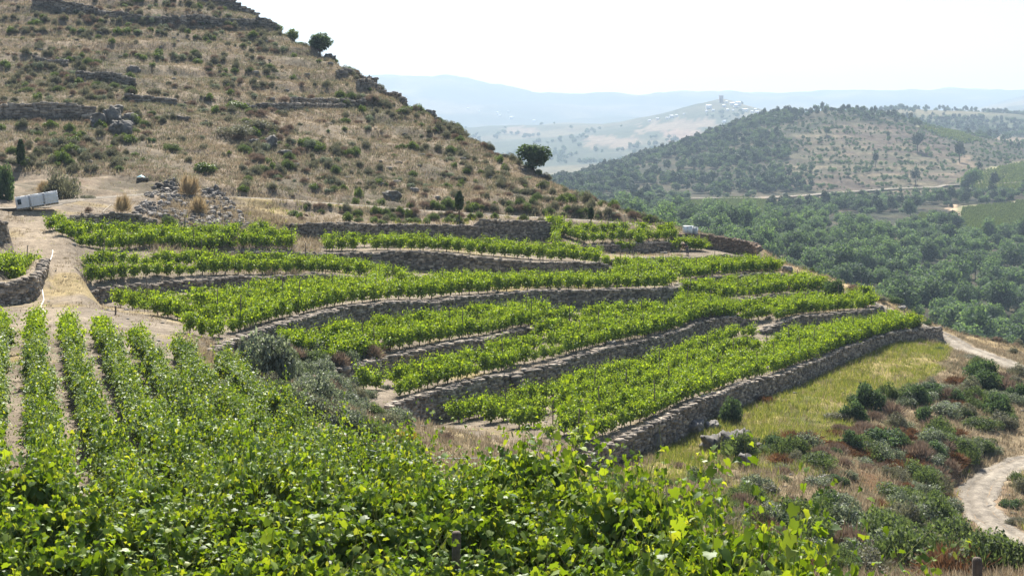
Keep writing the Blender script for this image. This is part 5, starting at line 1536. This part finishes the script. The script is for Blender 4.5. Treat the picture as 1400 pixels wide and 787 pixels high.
M['far_vine'] = leaf_mat('far_vine', [(0, (0.07, 0.10, 0.03)), (1, (0.15, 0.185, 0.06))], (1.5, 1.5, 0.6), 0.3, 0.6, 0.1)
tag(link('distant_vines', G.mesh('distant_vines', [M['far_vine']])), 'vine rows of the small vineyards across the valley', 'vines', kind='stuff')

# ------------------------------------------------------------------ buildings far away
def house(u, v, w, lab, dmin, dmax=12000, mat='house_white', roof='roof_pale', h=0.5, dep=0.7, grp='white village houses', win=False):
    p = far_hit(u, v, dmin, dmax)
    W = w / F * p.y; Hh = W * h; D = W * dep
    e_ = empty('house', (p.x, p.y, p.z - 0.3), random.uniform(-0.35, 0.35))
    e_.scale = (0.9, 0.9, 0.95)
    tag(e_, lab, 'house', grp)
    x, y = W / 2, D / 2
    V = [(-x, -y, 0), (x, -y, 0), (x, y, 0), (-x, y, 0), (-x, -y, Hh), (x, -y, Hh), (x, y, Hh), (-x, y, Hh), (-x, 0, Hh * 1.4), (x, 0, Hh * 1.4)]
    link('wall', mesh_np('house_wall', V, [np.array([(0, 1, 5, 4), (1, 2, 6, 5), (2, 3, 7, 6), (3, 0, 4, 7)]), np.array([(5, 6, 9), (7, 4, 8)])], M[mat]), e_)
    ov = 1.08
    R = np.array([(-x * ov, -y * ov, Hh * .97), (x * ov, -y * ov, Hh * .97), (x * ov, 0, Hh * 1.44), (-x * ov, 0, Hh * 1.44), (-x * ov, y * ov, Hh * .97), (x * ov, y * ov, Hh * .97)])
    R2 = R + np.array((0, 0, Hh * 0.06))
    RV = np.concatenate([R, R2])
    link('roof', mesh_np('house_roof', RV, [np.array([(6, 7, 8, 9), (9, 8, 11, 10), (3, 2, 1, 0), (4, 5, 2, 3), (0, 1, 7, 6), (5, 4, 10, 11), (1, 2, 8, 7), (2, 5, 11, 8), (3, 0, 6, 9), (4, 3, 9, 10)])], M[roof]), e_)
    if win:
        for k in (-0.28, 0.22):
            Wv = np.array([(W * k - W * .07, -y - 0.03, Hh * .35), (W * k + W * .07, -y - 0.03, Hh * .35), (W * k + W * .07, -y - 0.03, Hh * .75), (W * k - W * .07, -y - 0.03, Hh * .75)])
            Wv = np.concatenate([Wv, Wv + np.array((0, 0.05, 0))])
            link('window', mesh_np('house_window', Wv, [np.array([(0, 1, 2, 3), (0, 4, 5, 1), (1, 5, 6, 2), (2, 6, 7, 3), (3, 7, 4, 0)])], M['window']), e_)
    return e_
VIL = [(969,148,8),(990,146,5),(985,139.5,4),(993,141,4),(1000,142,5),(1009,142.5,8),(1003,144.5,6),(1006,146.5,6),(1014,151,6),(1020,151,6),(1035,156,6),(1045,158.5,7),(1050,160,6),(1047,163,5),(1056,160.5,8),(1044,165,5),(1053,164,4),(995,150,4),(1002,153,3),(966,153,4),(975,151,4),(1033,152.5,4),(1028,155,4),(1047,155,3),(918,160,6),(912,163,4),(925,159,4),(899,163,4),(888,165,4),(935,158,3),(990,167,5)]
for i, (u, v, w) in enumerate(VIL):
    side = 'on the castle hill top' if v < 150 and u < 1030 else 'on the slope right of the castle hill' if u >= 1020 else 'on the slope under the castle' if u > 950 else 'on the shoulder left of the castle hill'
    house(u, v + 2, w, f'small white house {side}', 3300, 5000, h=0.5, grp=f'white houses {side}')
for u, v, w in ((680,158,4),(655,155,3),(699,163,5),(730,168,4),(683,160,3),(695,155,3),(640,153,3)):
    house(u, v, w, 'white speck of a house on the hazy slope behind the dry hill', 3000, 9400, grp='houses on the hazy slope')
for u, v, w in ((1205,153,5),(1212,151,4),(1222,150,4)):
    house(u, v, w, 'pale house on the wooded ridge right of the round hill', 2500, 2900, grp='houses on the wooded ridge')
house(962, 294, 11, 'lone white hut with pale roof among the valley vineyards', 500, 1000, win=True, h=0.45, grp='lone hut')
p = far_hit(986, 141, 4000, 5000)
TW = 5.2 / F * p.y; TH = 9.0 / F * p.y
e_ = empty('castle_tower', (p.x, p.y, p.z - 1)); tag(e_, 'square stone castle tower crowning the distant village hill', 'tower')
g = Geo(); b = TW / 2
def box(g, x0, x1, y0, y1, z0, z1, m=0):
    V = [(x, y, z) for z in (z0, z1) for x, y in ((x0, y0), (x1, y0), (x1, y1), (x0, y1))]
    g.add(V, np.array([(0, 3, 2, 1), (4, 5, 6, 7), (0, 1, 5, 4), (1, 2, 6, 5), (2, 3, 7, 6), (3, 0, 4, 7)]), m=m)
box(g, -b, b, -b, b, 0, TH)
link('wall', g.mesh('tower_wall', [M['stone_brown']]), e_)
g = Geo()
for k in range(4):
    for sx, sy in ((1, 0), (0, 1)):
        for sg in (-1, 1):
            c = -b + (k + 0.5) * TW / 4
            q = TW * 0.07
            cx, cy = (c, sg * b * 1.02) if sx else (sg * b * 1.02, c)
            box(g, cx - q, cx + q, cy - q, cy + q, TH, TH + TW * 0.14)
link('battlements', g.mesh('battlements', [M['stone_brown']]), e_)
g = Geo()
for zz_ in (0.35, 0.7): box(g, -TW * .06, TW * .06, -b - 0.4, -b + 0.2, TH * zz_, TH * (zz_ + .09))
link('window', g.mesh('tower_window', [M['window']]), e_)

# ------------------------------------------------------------------ white tanks, cabinet, hose, tarp, worker
def ibc(u, v, k, rz):
    p = hit(u, v, 105) + Vector((math.cos(rz), math.sin(rz), 0)) * 1.16 * k
    p.z = p.z + 0.05 + 0.19 * k
    e_ = empty('water_tank', p, rz)
    e_.rotation_euler[1] = -0.16
    lab = ['white caged water tank with dark label plate, next to the dark bush', 'white caged water tank in the middle of the row of three', 'white caged water tank at the end towards the olive grey bush'][k]
    tag(e_, lab, 'water tank', 'row of three white water tanks')
    g = Geo(); box(g, -.52, .52, -.46, .46, .16, 1.12)
    box(g, -.2, .2, -.2, .2, 1.12, 1.17)
    o = link('tank', g.mesh('tank', [M['white_plastic']]), e_)
    bv = o.modifiers.new('bevel', 'BEVEL'); bv.width = 0.06; bv.segments = 3
    g = Geo(); s = .025
    for i in range(6):
        x = -.55 + 1.1 * i / 5
        for y in (-.49, .49): box(g, x - s, x + s, y - s, y + s, .12, 1.16)
        y = -.49 + .98 * i / 5
        for x2 in (-.55, .55): box(g, x2 - s, x2 + s, y - s, y + s, .12, 1.16)
    for zc in (.2, .44, .68, .92, 1.14):
        for y in (-.5, .5): box(g, -.57, .57, y - s * .9, y + s * .9, zc - s, zc + s)
        for x2 in (-.56, .56): box(g, x2 - s * .9, x2 + s * .9, -.5, .5, zc - s, zc + s)
    link('cage', g.mesh('cage', [M['white_plastic']]), e_)
    g = Geo()
    for y in (-.4, 0, .4): box(g, -.55, .55, y - .06, y + .06, 0, .13)
    link('pallet', g.mesh('pallet', [M['wood_pale']]), e_)
    if k == 0:
        g = Geo(); box(g, -.42, -.12, -.56, -.53, .5, .95)
        link('label_plate', g.mesh('label_plate', [M['dark_label']]), e_)
for k in range(3): ibc(33, 287, k, 0.30)

p = P3(942, 320, 157.5); gz = float(grid_h(p[0], p[1] + 0.8))
e_ = empty('cabinet', (p[0], p[1] + 0.9, gz), -0.35)
tag(e_, 'white boxy metal cabinet standing on top of the curved brown wall', 'cabinet')
g = Geo(); box(g, -.52, .52, -.35, .35, .08, .88); link('body', g.mesh('cabinet_body', [M['white_plastic']]), e_)
g = Geo(); box(g, -.56, .56, -.39, .39, .883, .93); link('lid', g.mesh('cabinet_lid', [M['white_plastic']]), e_)
g = Geo(); box(g, -.47, -.01, -.372, -.354, .14, .82); box(g, .01, .47, -.372, -.354, .14, .82); link('door', g.mesh('cabinet_door', [M['white_plastic']]), e_)
g = Geo(); box(g, -.5, .5, -.3, .3, 0, .077); link('base', g.mesh('cabinet_base', [M['galv']]), e_)
g = Geo(); box(g, -.24, .24, -.25, .25, 0, .7)
o = link('grey_box', g.mesh('grey_box', [M['galv']]), None, (p[0] + 0.86, p[1] + 1.0, gz)); o.rotation_euler[2] = -0.35
g = Geo(); box(g, -.27, .27, -.28, .28, .703, .75); link('lid', g.mesh('grey_box_lid', [M['galv']]), o)
tag(o, 'pale grey metal box standing right beside the white cabinet', 'box')

hp = [(72,344),(66,358),(60,372),(58,386),(60,398),(57,408),(57,418),(61,428)]
q = [hit(u, v, 80) + Vector((0, 0, 0.06)) for u, v in hp]
x, y = smooth_line(np.array([a_.x for a_ in q]), np.array([a_.y for a_ in q]), 40)
g = Geo(); g.add(*tube(np.stack([x + 0.12 * np.sin(np.arange(40) * .5), y, grid_h(x, y) + 0.05], 1), 0.04, 0.04, 8))
tag(link('hose', g.mesh('hose', [M['hose']], True)), 'pale hose snaking down the sandy path', 'hose')

p = hit(193, 247, 130)
xs, ys = np.meshgrid(np.linspace(-1, 1, 12), np.linspace(-1, 1, 9))
zt = 0.45 * np.exp(-(xs ** 2 + ys ** 2) * 1.4) + 0.12 * fbm(xs * 2.2, ys * 2.2, 8, 3)
V = np.stack([xs * 0.42, ys * 0.35, zt * 0.6 + 0.25], -1).reshape(-1, 3); I = np.arange(108).reshape(9, 12)
qd = np.stack([I[:-1, :-1], I[:-1, 1:], I[1:, 1:], I[1:, :-1]], -1).reshape(-1, 4)
o = link('tarp', mesh_np('tarp', V, [qd], M['tarp'], smooth=True), None, p)
so = o.modifiers.new('thick', 'SOLIDIFY'); so.thickness = 0.02
tag(o, 'crumpled pale blue tarp lying on a stone heap at the hill foot', 'tarp')
boulder(195, 248, 20, 'stone heap under the blue tarp', 0.3, dmin=130)
p0, p1 = hit(140, 292, 110), hit(152, 287, 110)
g = Geo(); g.add(*tube([p0 + Vector((0, 0, .1)), (p0 + p1) / 2 + Vector((0, 0, .3)), p1 + Vector((0, 0, .45))], .06, .05, 7))
tag(link('pole', g.mesh('pole', [M['wood_pale']])), 'pale wooden pole leaning on the short dark wall', 'pole')

def skin_mesh(name, joints, edges, mat, parent, sub=2):
    me = bpy.data.meshes.new(name)
    me.from_pydata([j[0] for j in joints], edges, [])
    o = link(name, me, parent)
    o.modifiers.new('skin', 'SKIN')
    me.skin_vertices.new() if not me.skin_vertices else None
    for sv_, j in zip(me.skin_vertices[0].data, joints):
        rr = j[1] if isinstance(j[1], tuple) else (j[1], j[1])
        sv_.radius = rr
    me.skin_vertices[0].data[0].use_root = True
    ss = o.modifiers.new('sub', 'SUBSURF'); ss.levels = sub; ss.render_levels = sub
    me.materials.append(mat)
    return o
p = hit(940, 349, 145)
e_ = empty('person', p + Vector((0, 0.3, 0)), 0.35)
tag(e_, 'person in dark clothes and straw hat bending over young vines on the sparse terrace', 'person')
# bending forward towards -x, hands reaching the ground plants
J = [((0, 0, .92), .13), ((-.16, 0, 1.12), .13), ((-.34, 0, 1.24), .15), ((-.44, 0, 1.24), .06), ((-.55, 0, 1.22), .095), ((-.64, 0, 1.18), .085),
     ((.02, .10, .86), .10), ((-.05, .13, .48), .065), ((.06, .14, .08), .045), ((-.10, .15, .04), .045),
     ((.02, -.10, .86), .10), ((-.02, -.13, .48), .065), ((.10, -.14, .08), .045), ((-.06, -.15, .04), .045),
     ((-.34, .19, 1.20), .06), ((-.42, .22, .95), .045), ((-.55, .16, .72), .035), ((-.60, .15, .63), .04),
     ((-.34, -.19, 1.20), .06), ((-.40, -.22, .95), .045), ((-.54, -.16, .70), .035), ((-.59, -.15, .61), .04)]
Ed = [(0, 1), (1, 2), (2, 3), (3, 4), (4, 5), (0, 6), (6, 7), (7, 8), (8, 9), (0, 10), (10, 11), (11, 12), (12, 13), (2, 14), (14, 15), (15, 16), (16, 17), (2, 18), (18, 19), (19, 20), (20, 21)]
skin_mesh('body', J, Ed, M['skin'], e_)
sh_j = [((0, 0, .98), .16), ((-.16, 0, 1.13), .165), ((-.34, 0, 1.24), .175), ((-.34, .19, 1.20), .085), ((-.42, .22, .97), .07), ((-.34, -.19, 1.20), .085), ((-.40, -.22, .97), .07)]
skin_mesh('shirt', sh_j, [(0, 1), (1, 2), (2, 3), (3, 4), (2, 5), (5, 6)], M['cloth_dark'], e_)
tr_j = [((0, 0, .92), .15), ((.02, .10, .84), .125), ((-.05, .13, .48), .09), ((.05, .14, .14), .07), ((.02, -.10, .84), .125), ((-.02, -.13, .48), .09), ((.09, -.14, .14), .07)]
skin_mesh('trousers', tr_j, [(0, 1), (1, 2), (2, 3), (0, 4), (4, 5), (5, 6)], M['cloth_grey'], e_)
an = np.linspace(0, 2 * np.pi, 20, endpoint=False)
prof = [(0.0, .13), (.07, .12), (.10, .09), (.11, .03), (.20, .0), (.205, -.012), (.10, .01)]
V = np.array([(rr * np.cos(t), rr * np.sin(t), zz_) for rr, zz_ in prof for t in an])
I = np.arange(len(V)).reshape(len(prof), 20)
qd = np.stack([I[:-1], np.roll(I[:-1], -1, 1), np.roll(I[1:], -1, 1), I[1:]], -1).reshape(-1, 4)
o = link('hat', mesh_np('hat', V, [qd], M['hat'], smooth=True), e_, (-.58, 0, 1.28)); o.rotation_euler = (0, -0.5, 0)

# ------------------------------------------------------------------ air
HAZE = 1.45e-4
hm, nt, out = new_mat('haze')
pv = N(nt, "ShaderNodeVolumePrincipled")
pv.inputs['Color'].default_value = (0.64, 0.81, 1.0, 1)
pv.inputs['Density'].default_value = HAZE
pv.inputs['Anisotropy'].default_value = 0.1
nt.links.new(pv.outputs[0], out.inputs['Volume'])
g = Geo(); zlo = min(float(FH.min()), float(H.min())) - 1.0
box(g, -13000, 13000, -60, 11560, zlo, max(float(FH.max()), 5.0) + 8)
o = link('haze', g.mesh('haze', [hm]))
tag(o, kind='stuff')
